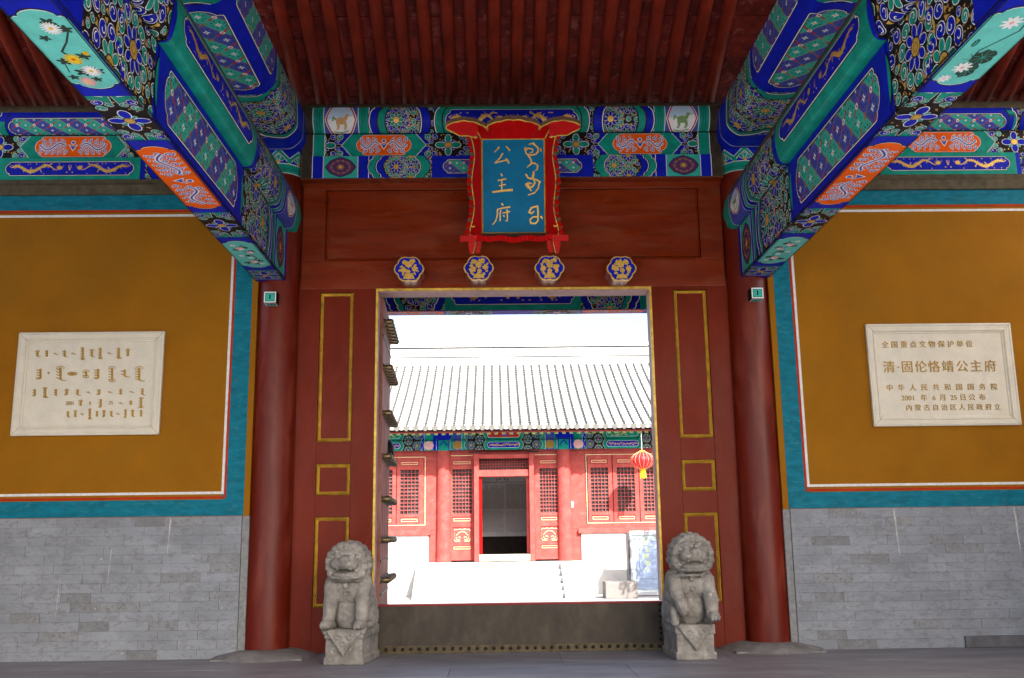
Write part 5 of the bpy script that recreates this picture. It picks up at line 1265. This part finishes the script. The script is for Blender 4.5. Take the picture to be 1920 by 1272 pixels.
    for ring, (rr, yy_, n_, zz) in enumerate(((0.190, 0.06, 15, 0.0), (0.208, 0.15, 16, 0.0), (0.200, 0.25, 15, 0.0))):
        for k in range(n_):
            a = -0.9+(pi+1.8)*(k+0.5*(ring % 2))/(n_-1)
            px, pz = tx+rr*cos(a), zh+rr*sin(a)*1.0; px = max(-0.245, min(0.245, px))
            E((px, yy_, pz), (0.048, 0.042, 0.048)); tor(bm, (px, yy_-0.034, pz), 0.022, 0.008, n=7, a0=a, a1=a+4.6, shrink=0.4)
    for k in range(7):
        a = pi*(0.12+0.76*k/6); px, pz = tx+0.14*cos(a), zh+0.155*sin(a)+0.015; E((px, 0.045, pz), (0.036, 0.036, 0.034)); tor(bm, (px, 0.015, pz), 0.016, 0.008, n=7, a0=a, a1=a+4.6, shrink=0.4)
    # tail on the back
    lim(bm, [(0, 0.68, 0.5), (0.02, 0.70, 0.7), (0, 0.62, 0.85)], (0.05, 0.07, 0.03))
    # open mouth: cut a groove by pushing vertices in afterwards
    me = weather(bm.mesh('lion_body'), 0.0095, 5 if right else 1)
    for v in me.vertices:
        x, y, zz = v.co
        if y < 0.06 and abs(x-tx) < 0.105:
            d = abs(zz-(zh-0.072)); w_ = 0.022*(1-((x-tx)/0.105)**2)
            if d < w_: v.co.y += 0.05*(1-d/w_)**0.5
    o = bpy.data.objects.new('lion_body', me); me.materials.append(STONE); link(o, e)
    return e
lion((-1.855, -0.93, 0.0), radians(-7), 'weathered grey stone lion left of the threshold, seated upright with both forepaws down', False)
lion((1.835, -0.97, 0.0), radians(2), 'weathered grey stone lion right of the threshold, one forepaw raised over its cub', True)

# ------------------------------------------------------------------ courtyard, terrace and steps
TER = 0.60; YG = -0.20
cy = MB(); cy.box(-30, 30, 4.6, 60, -0.62, YG); cy.obj('courtyard', YARD, kind='structure')
te = empty('hall_terrace', (0, 15, YG), 'pale stone terrace and steps in front of the far hall', 'terrace')
mb = MB(); mb.box(-9, 9, 14.35, 24, YG, TER, 0, 0.01); mb.obj('terrace_body', YARDW, te)
for k in range(5):
    bx('step', -1.72, 1.28, 14.35-0.34*(5-k)+0.0, 14.36, YG, YG+0.16*(k+0.0)+0.0001 if k else YG+0.02, YARDW, te, 0.006) if False else None
for k in range(4):
    y0 = 14.35-0.34*(4-k); bx('step', -1.98, 1.42, y0, 14.36, YG, YG+0.16*(k+1), YARDW, te, 0.008)
for (xa, xb) in ((-2.28, -1.98), (1.42, 1.72)):
    mb = MB(); pts = [(12.75, YG), (14.4, YG), (14.4, TER+0.01), (14.2, TER+0.01), (12.75, YG+0.07)]; n = len(pts)
    mb.mesh([(xa, y, z) for y, z in pts]+[(xb, y, z) for y, z in pts], [(i, (i+1) % n, n+(i+1) % n, n+i) for i in range(n)]+[tuple(range(n)), tuple(range(2*n-1, n-1, -1))]); mb.obj('cheek_stone', YARDW, te)
bx('stone_block', 2.35, 3.12, 12.3, 12.95, YG, 0.19, M('block_granite', (0.22, 0.2, 0.19), 0.85, var=0.2, scale=30), None, 0.02, label='low grey stone block on the courtyard beside the notice case', cat='stone block')

# ------------------------------------------------------------------ far hall
fh = empty('main_hall', (0, 16, TER), 'red timber hall with grey tiled roof across the courtyard', 'hall')
def HB(name, x0, x1, y0, y1, z0, z1, mat, b=0.0, par=None): return bx(name, x0, x1, y0, y1, z0, z1, mat, par or fh, b)
FY = 16.0
HB('sill_wall', 2.12, 5.2, FY-0.06, FY+0.3, TER, 1.34, YARDW, 0.01); HB('sill_wall', -5.2, -2.10, FY-0.06, FY+0.3, TER, 1.34, YARDW, 0.01)
for sg in (-1, 1):
    x0, x1 = sorted((sg*2.04, sg*5.2)); HB('window_ledge', x0, x1, FY-0.12, FY+0.1, 1.34, 1.47, FRED, 0.008)
    x0, x1 = sorted((sg*1.7, sg*5.2)); HB('rail', x0, x1, FY-0.02, FY+0.1, 1.47, 1.60, FRED)
    HB('rail', x0, x1, FY-0.02, FY+0.1, 3.52, 3.66, FRED)
    x0, x1 = sorted((sg*1.80, sg*2.28)); HB('wall_board', x0, x1, FY-0.01, FY+0.1, TER, 3.60, FRED)
    for cx in (1.68, 5.0):
        mb = MB(); mb.lathe((sg*cx, FY-0.02, 0), [(0.21, TER), (0.20, 1.5), (0.19, 3.66)], 24); mb.obj('hall_column', FRED, fh, smooth=True)
        HB('column_top', sg*cx-0.14, sg*cx+0.14, FY-0.22, FY+0.1, 3.65, 3.94, PAL['teal'], 0.004)
        mb = MB(); y = FY-0.224
        mb.prism([(sg*cx-0.13, 3.78), (sg*cx, 3.93), (sg*cx+0.13, 3.78), (sg*cx+0.09, 3.78), (sg*cx, 3.885), (sg*cx-0.09, 3.78)], y, y+0.003); mb.obj('blue_chevron', PAL['blue'], fh)
# lattice maker: one mesh per window lattice
def lattice_mb(x0, x1, z0, z1, nx, nz, y, b=0.012):
    mb = MB()
    for i in range(1, nx): x = x0+(x1-x0)*i/nx; mb.box(x-b/2, x+b/2, y-0.012, y+0.012, z0, z1)
    for j in range(1, nz): z = z0+(z1-z0)*j/nz; mb.box(x0, x1, y-0.015, y+0.009, z-b/2, z+b/2)
    return mb
def ring(par, x0, x1, z0, z1, w, y, mat=FGOLD, name='gold_line', rad=0):
    mb = MB(); mb.box(x0, x1, y-0.005, y+0.003, z0, z0+w); mb.box(x0, x1, y-0.005, y+0.003, z1-w, z1); mb.box(x0, x0+w, y-0.005, y+0.003, z0+w, z1-w); mb.box(x1-w, x1, y-0.005, y+0.003, z0+w, z1-w)
    return mb.obj(name, mat, par)
def leafunit(xa, xb, oa, ob, door, z0, z1):
    """a lattice window or door leaf; oa..ob is the lattice opening"""
    f = HB('lattice_door' if door else 'lattice_window', xa+0.006, xb-0.006, FY+0.03, FY+0.05, z0, z1, PANE)
    fm = MB(); 
    for (a, b, c, d) in ((xa+0.006, oa, z0, z1), (ob, xb-0.006, z0, z1), (oa, ob, 3.14, 3.24), (oa, ob, 3.39, z1), (oa, ob, 1.83, 1.92), (oa, ob, 1.60 if not door else 1.55, 1.66)): fm.box(a, b, FY-0.03, FY+0.03, c, d)
    fm.box(oa, ob, FY-0.005, FY+0.03, 3.24, 3.39); fm.box(oa, ob, FY-0.005, FY+0.03, 1.66, 1.83)
    if door:
        fm.box(oa, ob, FY-0.03, FY+0.03, 1.10-0.06, 1.10); fm.box(oa, ob, FY-0.005, FY+0.03, 1.10, 1.55); fm.box(oa, ob, FY-0.005, FY+0.03, 0.93, 1.04); fm.box(oa, ob, FY-0.03, FY+0.03, z0, 0.93)
    fm.obj('sash', FRED, f)
    lattice_mb(oa, ob, 1.92, 3.14, 5 if not door else 6, 12, FY-0.01).obj('lattice', FRED, f)
    ring(f, oa+0.03, ob-0.03, 3.285, 3.355, 0.013, FY-0.008); ring(f, oa+0.03, ob-0.03, 1.71, 1.79, 0.013, FY-0.008)
    if door:
        ring(f, oa+0.03, ob-0.03, 0.95, 1.02, 0.013, FY-0.008)
        mb = MB(); c = (oa+ob)/2
        def t(pts): mb.tube([(c+x, FY-0.008, 1.325+z) for x, z in pts], 0.011, 6)
        t([(-0.06, -0.16), (-0.2, -0.16), (-0.22, -0.1), (-0.22, 0.12), (-0.2, 0.16), (-0.12, 0.15), (-0.08, 0.17), (0, 0.15), (0.08, 0.17), (0.12, 0.15), (0.2, 0.16), (0.22, 0.12), (0.22, -0.1), (0.2, -0.16), (0.06, -0.16)])
        for s_ in (-1, 1): t([(0, 0.10), (s_*0.08, 0.08), (s_*0.16, 0.0), (s_*0.18, -0.06), (s_*0.14, -0.12), (s_*0.06, -0.12), (s_*0.04, -0.07), (s_*0.08, -0.04), (s_*0.12, -0.06)])
        mb.obj('cloud_carving', FGOLD, f, smooth=True)
for (xa, oa, ob, xb) in ((2.34, 2.43, 2.92, 3.04), (3.05, 3.17, 3.66, 3.78), (3.79, 3.90, 4.39, 4.5), (4.51, 4.63, 5.1, 5.19)): leafunit(xa, xb, oa, ob, False, 1.60, 3.52)
for (xa, oa, ob, xb) in ((-2.99, -2.89, -2.38, -2.24), (-3.72, -3.60, -3.11, -3.0), (-4.45, -4.35, -3.85, -3.73)): leafunit(xa, xb, oa, ob, False, 1.60, 3.52)
for (xa, oa, ob, xb) in ((-1.50, -1.44, -0.90, -0.82), (0.84, 1.0, 1.49, 1.55)): leafunit(xa, xb, oa, ob, True, TER+0.05, 3.52)
ring(fh, 2.30, 5.3, 1.605, 3.515, 0.018, FY-0.034); ring(fh, -5.3, -2.19, 1.605, 3.50, 0.018, FY-0.034)
for sg in (-1, 1): 
    x = sg*1.575; HB('gold_line', x-0.01, x+0.01, FY-0.036, FY-0.028, 0.98, 3.52, FGOLD); x0, x1 = sorted((sg*0.84, sg*1.58)); HB('gold_line', x0, x1, FY-0.037, FY-0.029, 3.51, 3.53, FGOLD)
HB('rail', -1.6, 1.6, FY-0.02, FY+0.1, 3.53, 3.66, FRED)
# projecting centre door frame
ds = HB('transom', -0.83, 0.83, FY+0.0, FY+0.02, 3.10, 3.42, PANE); lattice_mb(-0.83, 0.83, 3.12, 3.42, 22, 4, FY-0.02, 0.014).obj('lattice', FRED, ds)
for sg in (-1, 1):
    x0, x1 = sorted((sg*0.70, sg*0.83)); HB('door_post', x0, x1, FY-0.28, FY+0.1, TER, 3.55, FRED, 0.006)
    x0, x1 = sorted((sg*0.62, sg*0.70)); HB('inner_post', x0, x1, FY-0.10, FY+0.25, TER+0.1, 3.0, BRED if sg < 0 else FRED, 0.004)
    HB('iron_hook', sg*0.80-0.17, sg*0.80+0.17, FY-0.34, FY-0.28, 3.57, 3.60, IRON)
HB('door_head', -0.83, 0.83, FY-0.20, FY+0.1, 2.92, 3.10, FRED, 0.006); HB('door_top_rail', -0.86, 0.86, FY-0.24, FY+0.1, 3.42, 3.53, FRED, 0.006)
HB('door_sill', -0.70, 0.71, FY-0.26, FY+0.1, TER+0.02, 0.80, M('sill_stone', (0.45, 0.42, 0.30), 0.8, var=0.2), 0.01)
HB('outlet_box', 1.855, 1.93, FY-0.03, FY, 2.05, 2.21, PAL['white'], 0.004)
# room behind the door
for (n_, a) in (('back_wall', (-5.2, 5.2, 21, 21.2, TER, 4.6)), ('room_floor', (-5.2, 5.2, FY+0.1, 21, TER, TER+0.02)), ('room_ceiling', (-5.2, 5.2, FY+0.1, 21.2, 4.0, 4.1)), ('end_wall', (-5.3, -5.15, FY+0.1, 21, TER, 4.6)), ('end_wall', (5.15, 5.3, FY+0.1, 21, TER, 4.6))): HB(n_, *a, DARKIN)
sb = empty('display_board', (0, 17.5, 0.6), 'grey printed display board with lines of text inside the far doorway', 'display board')
bx('panel', -1.1, 1.1, 18.6, 18.66, 1.28, 3.10, GREYP, sb, 0.004); bx('panel_foot', -1.1, 1.1, 18.62, 18.7, 0.62, 1.275, DARKIN, sb, 0.01)
mb = MB(); rs = random.Random(5)
for k in range(26): x = -0.68+k*0.028; mb.box(x-0.004, x+0.004, 18.597, 18.6, 2.10, 2.84-rs.random()*0.15)
for k in range(24):
    z = 2.84-k*0.032; x = 0.08
    while x < 0.8: l = rs.uniform(0.03, 0.14); mb.box(x, min(x+l, 0.85), 18.597, 18.6, z-0.006, z+0.006); x += l+0.015
for k in range(24):
    z = 2.04-k*0.027
    for xs0 in (-0.66, 0.08):
        x = xs0
        while x < xs0+0.62: l = rs.uniform(0.03, 0.1); mb.box(x, x+l, 18.597, 18.6, z-0.003, z+0.003); x += l+0.02
mb.box(-1.1, 1.1, 18.597, 18.6, 2.90, 2.912)
for (x, z) in ((-0.18, 2.98), (-0.09, 3.01), (0.05, 3.01), (0.13, 2.98)): mb.box(x-0.02, x+0.02, 18.597, 18.6, z-0.025, z+0.025)
mb.obj('printed_lines', M('ink', (0.06, 0.06, 0.07), 0.7), sb, kind='stuff')
# painted lintels of the hall
def hall_lintel(z0, z1, y, seed, top):
    o = HB('hall_lintel', -5.3, 5.3, y, FY+0.15, z0, z1, DUST, 0.004)
    sf = Surf((0, 0, 0), (1, 0, 0), [Vector((0, y, z0)), Vector((0, y, z1))], 1); P = Paint(sf, -5.3, 5.3); H = z1-z0; rr = random.Random(seed)
    P.rect(-5.3, 5.3, 0, H, 'blue', 0)
    for bc, hw in ((0, 1.5), (3.34, 1.46), (-3.34, 1.46)):
        for d in (-1, 1):
            P.setclip(min(bc+d*0.5, bc+d*1.1), max(bc+d*0.5, bc+d*1.1)); P.rect(bc-1.2, bc+1.2, 0, H, 'black', 1)
            flower(P, bc+d*0.92, H/2, H*0.44, 'teal', 'blue', 2, 6, 8); flower(P, bc+d*0.68, 0, H*0.44, 'blue', 'teal', 2, 6, 8); flower(P, bc+d*0.68, H, H*0.44, 'blue', 'teal', 2, 6, 8); P.setclip()
            chev(P, bc+d*0.48, d, 0.08, 0, H, 0.08, 'teal', 14); chev(P, bc+d*1.04, d, 0.07, 0, H, 0.06, 'teal', 14)
            c1 = 'blue' if abs(bc) > 1 else 'teal'; P.rect(min(bc+d*(hw-0.42), bc+d*hw), max(bc+d*(hw-0.42), bc+d*hw), 0, H, 'lblue' if c1 == 'teal' else 'teal', 14)
            if not top: P.poly([(bc+d*(hw-0.21)+0.14*cos(t), H/2+0.13*sin(t)) for t in [k*pi/4 for k in range(8)]], 'dgold' if c1 == 'teal' else 'pink', 15)
            for q in (0, 0.33): x = bc+d*(hw-q); P.rect(min(x, x-d*0.09), max(x, x-d*0.09), 0, H, c1, 15); P.rect(x-0.004, x+0.004, 0, H, 'white', 16)
        P.rect(bc-0.52, bc+0.52, 0, H, 'teal', 3); pts = ogee(bc-0.46, bc+0.46, H*0.2, H*0.8, 0.06)
        P.poly(pts, 'white', 17); P.poly([(bc+(p[0]-bc)*0.98, H/2+(p[1]-H/2)*0.9) for p in pts], 'blue' if not top else ('teal' if bc else 'red'), 18)
        if not top:
            for k in range(28): P.line([(bc-0.40+0.8*k/27, H*(0.35+0.3*rr.random())), (bc-0.37+0.8*k/27, H*(0.35+0.3*rr.random())), (bc-0.35+0.8*k/27, H*(0.35+0.3*rr.random()))], 0.014, 'gold', 19)
        else:
            for k in range(10): P.ell(bc+rr.uniform(-.3, .3), H/2+rr.uniform(-.05, .05), 0.03, 0.02, 'bluev' if not bc else 'gold', 19)
    P.obj('painted_face', o)
hall_lintel(3.66, 3.93, FY-0.19, 1, False); hall_lintel(3.945, 4.22, FY-0.16, 2, True)
for sg in (-1, 1):
    mb = MB(); x = sg*1.68; mb.prism([(x-0.26, 4.12), (x-0.2, 3.98), (x-0.17, 3.955), (x+0.17, 3.955), (x+0.2, 3.98), (x+0.26, 4.12)], FY-0.27, FY-0.17); mb.obj('bracket', [PAL['blue']], fh)
# eaves
bx('eave_purlin', -5.6, 5.6, FY-0.12, FY+0.16, 4.2, 4.45, PAL['teal'], fh, 0.02)
mb = MB(); mb.box(-0.05, 0.05, -1.05, 0.6, -0.05, 0.05); mb.m = [0]*len(mb.f); me = bpy.data.meshes.new('eave_rafter'); me.from_pydata(mb.v, [], mb.f); me.materials.append(PAL['teal'])
mb2 = MB(); mb2.box(-0.05, 0.05, -0.004, 0.0, -0.05, 0.05); me2 = bpy.data.meshes.new('rafter_tip'); me2.from_pydata(mb2.v, [], mb2.f); me2.materials.append(M('rafter_tip_paint', (0.55, 0.55, 0.22), 0.5, var=0.5, scale=40, patch=(0.08, 0.25, 0.12), pscale=45, pth=0.55))
tl = radians(20)
for i in range(-27, 28):
    x = i*0.205; o = inst('eave_rafter', me, (x, 16.0, 4.36), fh, (radians(17), 0, 0)); t = bpy.data.objects.new('rafter_tip', me2); link(t, o); t.location = (0, -1.052, 0)
mb = MB(); mb.box(-5.7, 5.7, 14.86, 14.90, 4.045, 4.24); mb.obj('red_fascia', FRED, fh)
# roof curve
def rz(y):
    t = (y-14.8)/5.2; return 4.20+2.62*(0.82*t+0.18*t*t)
ys = [14.8+5.3*i/26 for i in range(27)]
mb = MB()
for i in range(26):
    a, b = ys[i], ys[i+1]; mb.face([(-5.9, a, rz(a)), (5.9, a, rz(a)), (5.9, b, rz(b)), (-5.9, b, rz(b))]); mb.face([(-5.9, a, rz(a)-0.12), (5.9, a, rz(a)-0.12), (5.9, b, rz(b)-0.12), (-5.9, b, rz(b)-0.12)])
mb.face([(-5.9, 20, 6.7), (5.9, 20, 6.7), (5.9, 25.5, 4.3), (-5.9, 25.5, 4.3)]); mb.obj('roof_deck', TILED, fh)
def tile_row():
    mb = MB(); L_ = 0.30; n = 18
    for k in range(n):
        y0 = 14.78+5.25*k/n; y1 = y0+5.25/n+0.02
        for (ya, yb, ra, rb) in ((y0, y1, 0.099, 0.089),):
            va, vb = [], []
            for j in range(7):
                a = pi*j/6; va.append((ra*cos(a), ya, rz(ya)+0.03+ra*sin(a))); vb.append((rb*cos(a), yb, rz(yb)+0.03+rb*sin(a)))
            mb.mesh(va+vb, [(j, j+1, 8+j, 7+j) for j in range(6)]+[tuple(range(7))])
    mb.lathe((0, 14.775, rz(14.78)+0.025), [(0.098, 0.0), (0.098, -0.02), (0.07, -0.028)], 14, 0, 'Y')
    me = bpy.data.meshes.new('tile_row'); me.from_pydata(mb.v, [], mb.f); me.materials.append(TILE); return me
def pan_row():
    mb = MB(); n = 30
    for k in range(n):
        y0 = 14.76+5.25*k/n; y1 = y0+5.25/n+0.03
        va = [(0.075*q, y0, rz(y0)+0.030-0.022*(1-q*q)) for q in (-1, -0.5, 0, 0.5, 1)]; vb = [(0.075*q, y1, rz(y1)+0.012-0.022*(1-q*q)) for q in (-1, -0.5, 0, 0.5, 1)]
        mb.mesh(va+vb, [(j, j+1, 6+j, 5+j) for j in range(4)])
    pts = [(0.09*q, 4.19-0.10*(1-abs(q)**2.2)) for q in (-1, -0.7, -0.35, 0, 0.35, 0.7, 1)]+[(0.09, 4.225), (-0.09, 4.225)]
    mb.prism(pts, 14.745, 14.765); me = bpy.data.meshes.new('pan_tiles'); me.from_pydata(mb.v, [], mb.f); me.materials.append(M('pan_tile_shade_grey', (0.13, 0.13, 0.12), 0.85, var=0.2, scale=20)); return me  # pan tiles coloured darker than the barrel rows, as the shade between them
tme, pme = tile_row(), pan_row()
for i in range(-22, 23):
    x = i*0.256+0.06; inst('tile_row', tme, (x, 0, 0), fh, (0, 0, 0)); inst('pan_tiles', pme, (x+0.128, 0, 0), fh)
for (z0, z1, y0, n_) in ((6.78, 7.025, 19.93, 'ridge_base'), (7.06, 7.34, 19.96, 'ridge_body'), (7.38, 7.52, 19.92, 'ridge_cap')): HB(n_, -5.9, 5.9, y0, 20.5, z0, z1, TILE, 0.02)
HB('ridge_course', -5.9, 5.9, 19.96, 20.4, 7.02, 7.06, TILED); HB('ridge_course', -5.9, 5.9, 19.98, 20.4, 7.34, 7.38, TILED)
HB('side_wall', -5.9, -5.3, FY-0.1, 24, TER, 4.9, YARDW); HB('side_wall', 5.3, 5.9, FY-0.1, 24, TER, 4.9, YARDW); HB('rear_wall', -5.9, 5.9, 24, 24.3, TER, 4.9, YARDW)

# ------------------------------------------------------------------ lantern
ln = empty('red_lantern', (3.74, 14.92, 3.25), 'round red silk lantern with gold fringe hanging under the hall eaves', 'lantern')
mb = MB(); mb.lathe((3.74, 14.92, 3.25), [(0.07, 0.235), (0.14, 0.21), (0.24, 0.15), (0.31, 0.07), (0.335, 0.0), (0.31, -0.07), (0.24, -0.15), (0.14, -0.21), (0.07, -0.235)], 64, 0, 'Z', lambda a, h: 0.955+0.045*abs(sin(a*8)))
mb.obj('silk_body', LAMPR, ln, smooth='all')
mb = MB()
for k in range(16):
    a = k*pi/8; mb.tube([(3.74+r*cos(a), 14.92+r*sin(a), 3.25+h) for r, h in [(q*0.965, hh) for q, hh in ((0.07, 0.238), (0.14, 0.213), (0.24, 0.153), (0.315, 0.07), (0.338, 0), (0.315, -0.07), (0.24, -0.153), (0.14, -0.213), (0.07, -0.238))]], 0.004, 4)
mb.obj('rib', FGOLD, ln)
mb = MB(); mb.lathe((3.74, 14.92, 3.25), [(0.08, 0.225), (0.085, 0.25), (0.06, 0.265)], 16); mb.lathe((3.74, 14.92, 3.25), [(0.085, -0.225), (0.09, -0.25), (0.07, -0.26)], 16); mb.obj('gold_cap', PAL['yellow'], ln)
mb = MB()
for k in range(14): a = k*2*pi/14; mb.tube([(3.74+0.06*cos(a), 14.92+0.06*sin(a), 2.99), (3.74+0.075*cos(a), 14.92+0.075*sin(a), 2.85), (3.74+0.08*cos(a), 14.92+0.08*sin(a), 2.80-0.02*(k % 3))], 0.011, 5)
mb.obj('fringe', PAL['yellow'], ln)
mb = MB(); mb.tube([(3.74, 14.92, 3.5), (3.74, 14.94, 4.15)], 0.006, 5); mb.obj('cord', PAL['white'], ln)

# ------------------------------------------------------------------ courtyard tree (right of the doorway view; its shade falls on the notice case)
tr = empty('courtyard_tree', (5.9, 8.7, YG), 'leafy courtyard tree whose shade falls on the notice case', 'tree')
mb = MB(); mb.tube([(5.9, 8.7, YG), (5.93, 8.72, 1.0), (5.85, 8.7, 2.2), (5.9, 8.75, 3.6)], [0.16, 0.13, 0.11, 0.06], 10)
rs = random.Random(11)
for k in range(9):
    a = k*0.7; mb.tube([(5.88, 8.7, 2.0+k*0.15), (5.88+0.5*cos(a), 8.7+0.5*sin(a), 2.7+k*0.15), (5.88+1.0*cos(a), 8.7+1.0*sin(a), 3.1+k*0.2)], [0.05, 0.035, 0.012], 6)
mb.obj('trunk', M('bark', (0.10, 0.075, 0.05), 0.9, var=0.3, scale=20), tr, smooth=True)
mb = MB()
for k in range(5200):
    a = rs.uniform(0, 6.28); el = rs.uniform(-1, 1); r = 1.35*rs.random()**0.4; c = Vector((5.85+r*cos(a)*sqrt(1-el*el), 8.8+r*sin(a)*sqrt(1-el*el), 3.9+1.25*r*el/1.35))
    if noise.noise(c*1.6) < -0.18: continue
    u = Vector((rs.uniform(-1, 1), rs.uniform(-1, 1), rs.uniform(-1, 1))).normalized(); v = u.cross(Vector((rs.uniform(-1, 1), 0.3, rs.uniform(-1, 1)))).normalized()
    mb.face([c-u*0.07, c+v*0.03, c+u*0.07, c-v*0.03])
mb.obj('crown', M('tree_leaf', (0.05, 0.10, 0.025), 0.6, var=0.3, scale=4), tr, kind='stuff')

# ------------------------------------------------------------------ notice case
nc = empty('notice_case', (3.7, 13.2, YG), 'aluminium and glass notice case with blue poster in the courtyard', 'notice case')
x0, x1, z0, z1, y = 3.06, 4.5, YG+0.03, 1.37, 13.0
for (a, b, c, d) in ((x0, x1, z0, z0+0.09), (x0, x1, z1-0.1, z1), (x0, x0+0.05, z0+0.09, z1-0.1), (x1-0.05, x1, z0+0.09, z1-0.1)): bx('case_frame', a, b, y, y+0.32, c, d, STEEL, nc, 0.006)
bx('case_back', x0+0.05, x1-0.05, y+0.16, y+0.2, z0+0.09, z1-0.1, POSTERW, nc, 0)
bx('case_side', x0-0.05, x0-0.0, y+0.02, y+0.4, z0, z1-0.03, M('dark_alu', (0.12, 0.12, 0.13), 0.4, metal=0.4), nc, 0.004)
bx('poster', x0+0.16, x1-0.1, y+0.145, y+0.158, z0+0.13, 0.62, POSTER, nc, 0); mb = MB(); mb.prism([(x0+0.16, 0.62), (x1-0.1, 0.62), (x1-0.1, 1.2), (x0+0.42, 1.12), (x0+0.30, 0.85)], y+0.145, y+0.158); mb.obj('poster', POSTER, nc)
mb = MB(); mb.frame(x0+0.24, x1-0.2, 0.22, 1.18, 0.012, y+0.135, y+0.142); mb.obj('poster_line', PAL['black'], nc)
for k, ch in enumerate('公主府简介'):
    text_obj('character', ch, 0.13, PAL['yg'], nc, (x0+0.42+0.03*(k % 2), y+0.14, 1.08-k*0.165), off=0.004, ext=0.001)
gm = bpy.data.materials.new('case_glass'); gm.use_nodes = True; gb = gm.node_tree.nodes['Principled BSDF']; gb.inputs['Base Color'].default_value = (0.8, 0.95, 0.95, 1); gb.inputs['Roughness'].default_value = 0.02; gb.inputs['Alpha'].default_value = 0.14; gb.inputs['IOR'].default_value = 1.5
bx('glass_pane', x0+0.05, x1-0.05, y+0.02, y+0.026, z0+0.09, z1-0.1, gm, nc, 0)

print('objects', len(bpy.data.objects), 'tris', sum(len(o.data.polygons) for o in bpy.data.objects if o.type == 'MESH'))
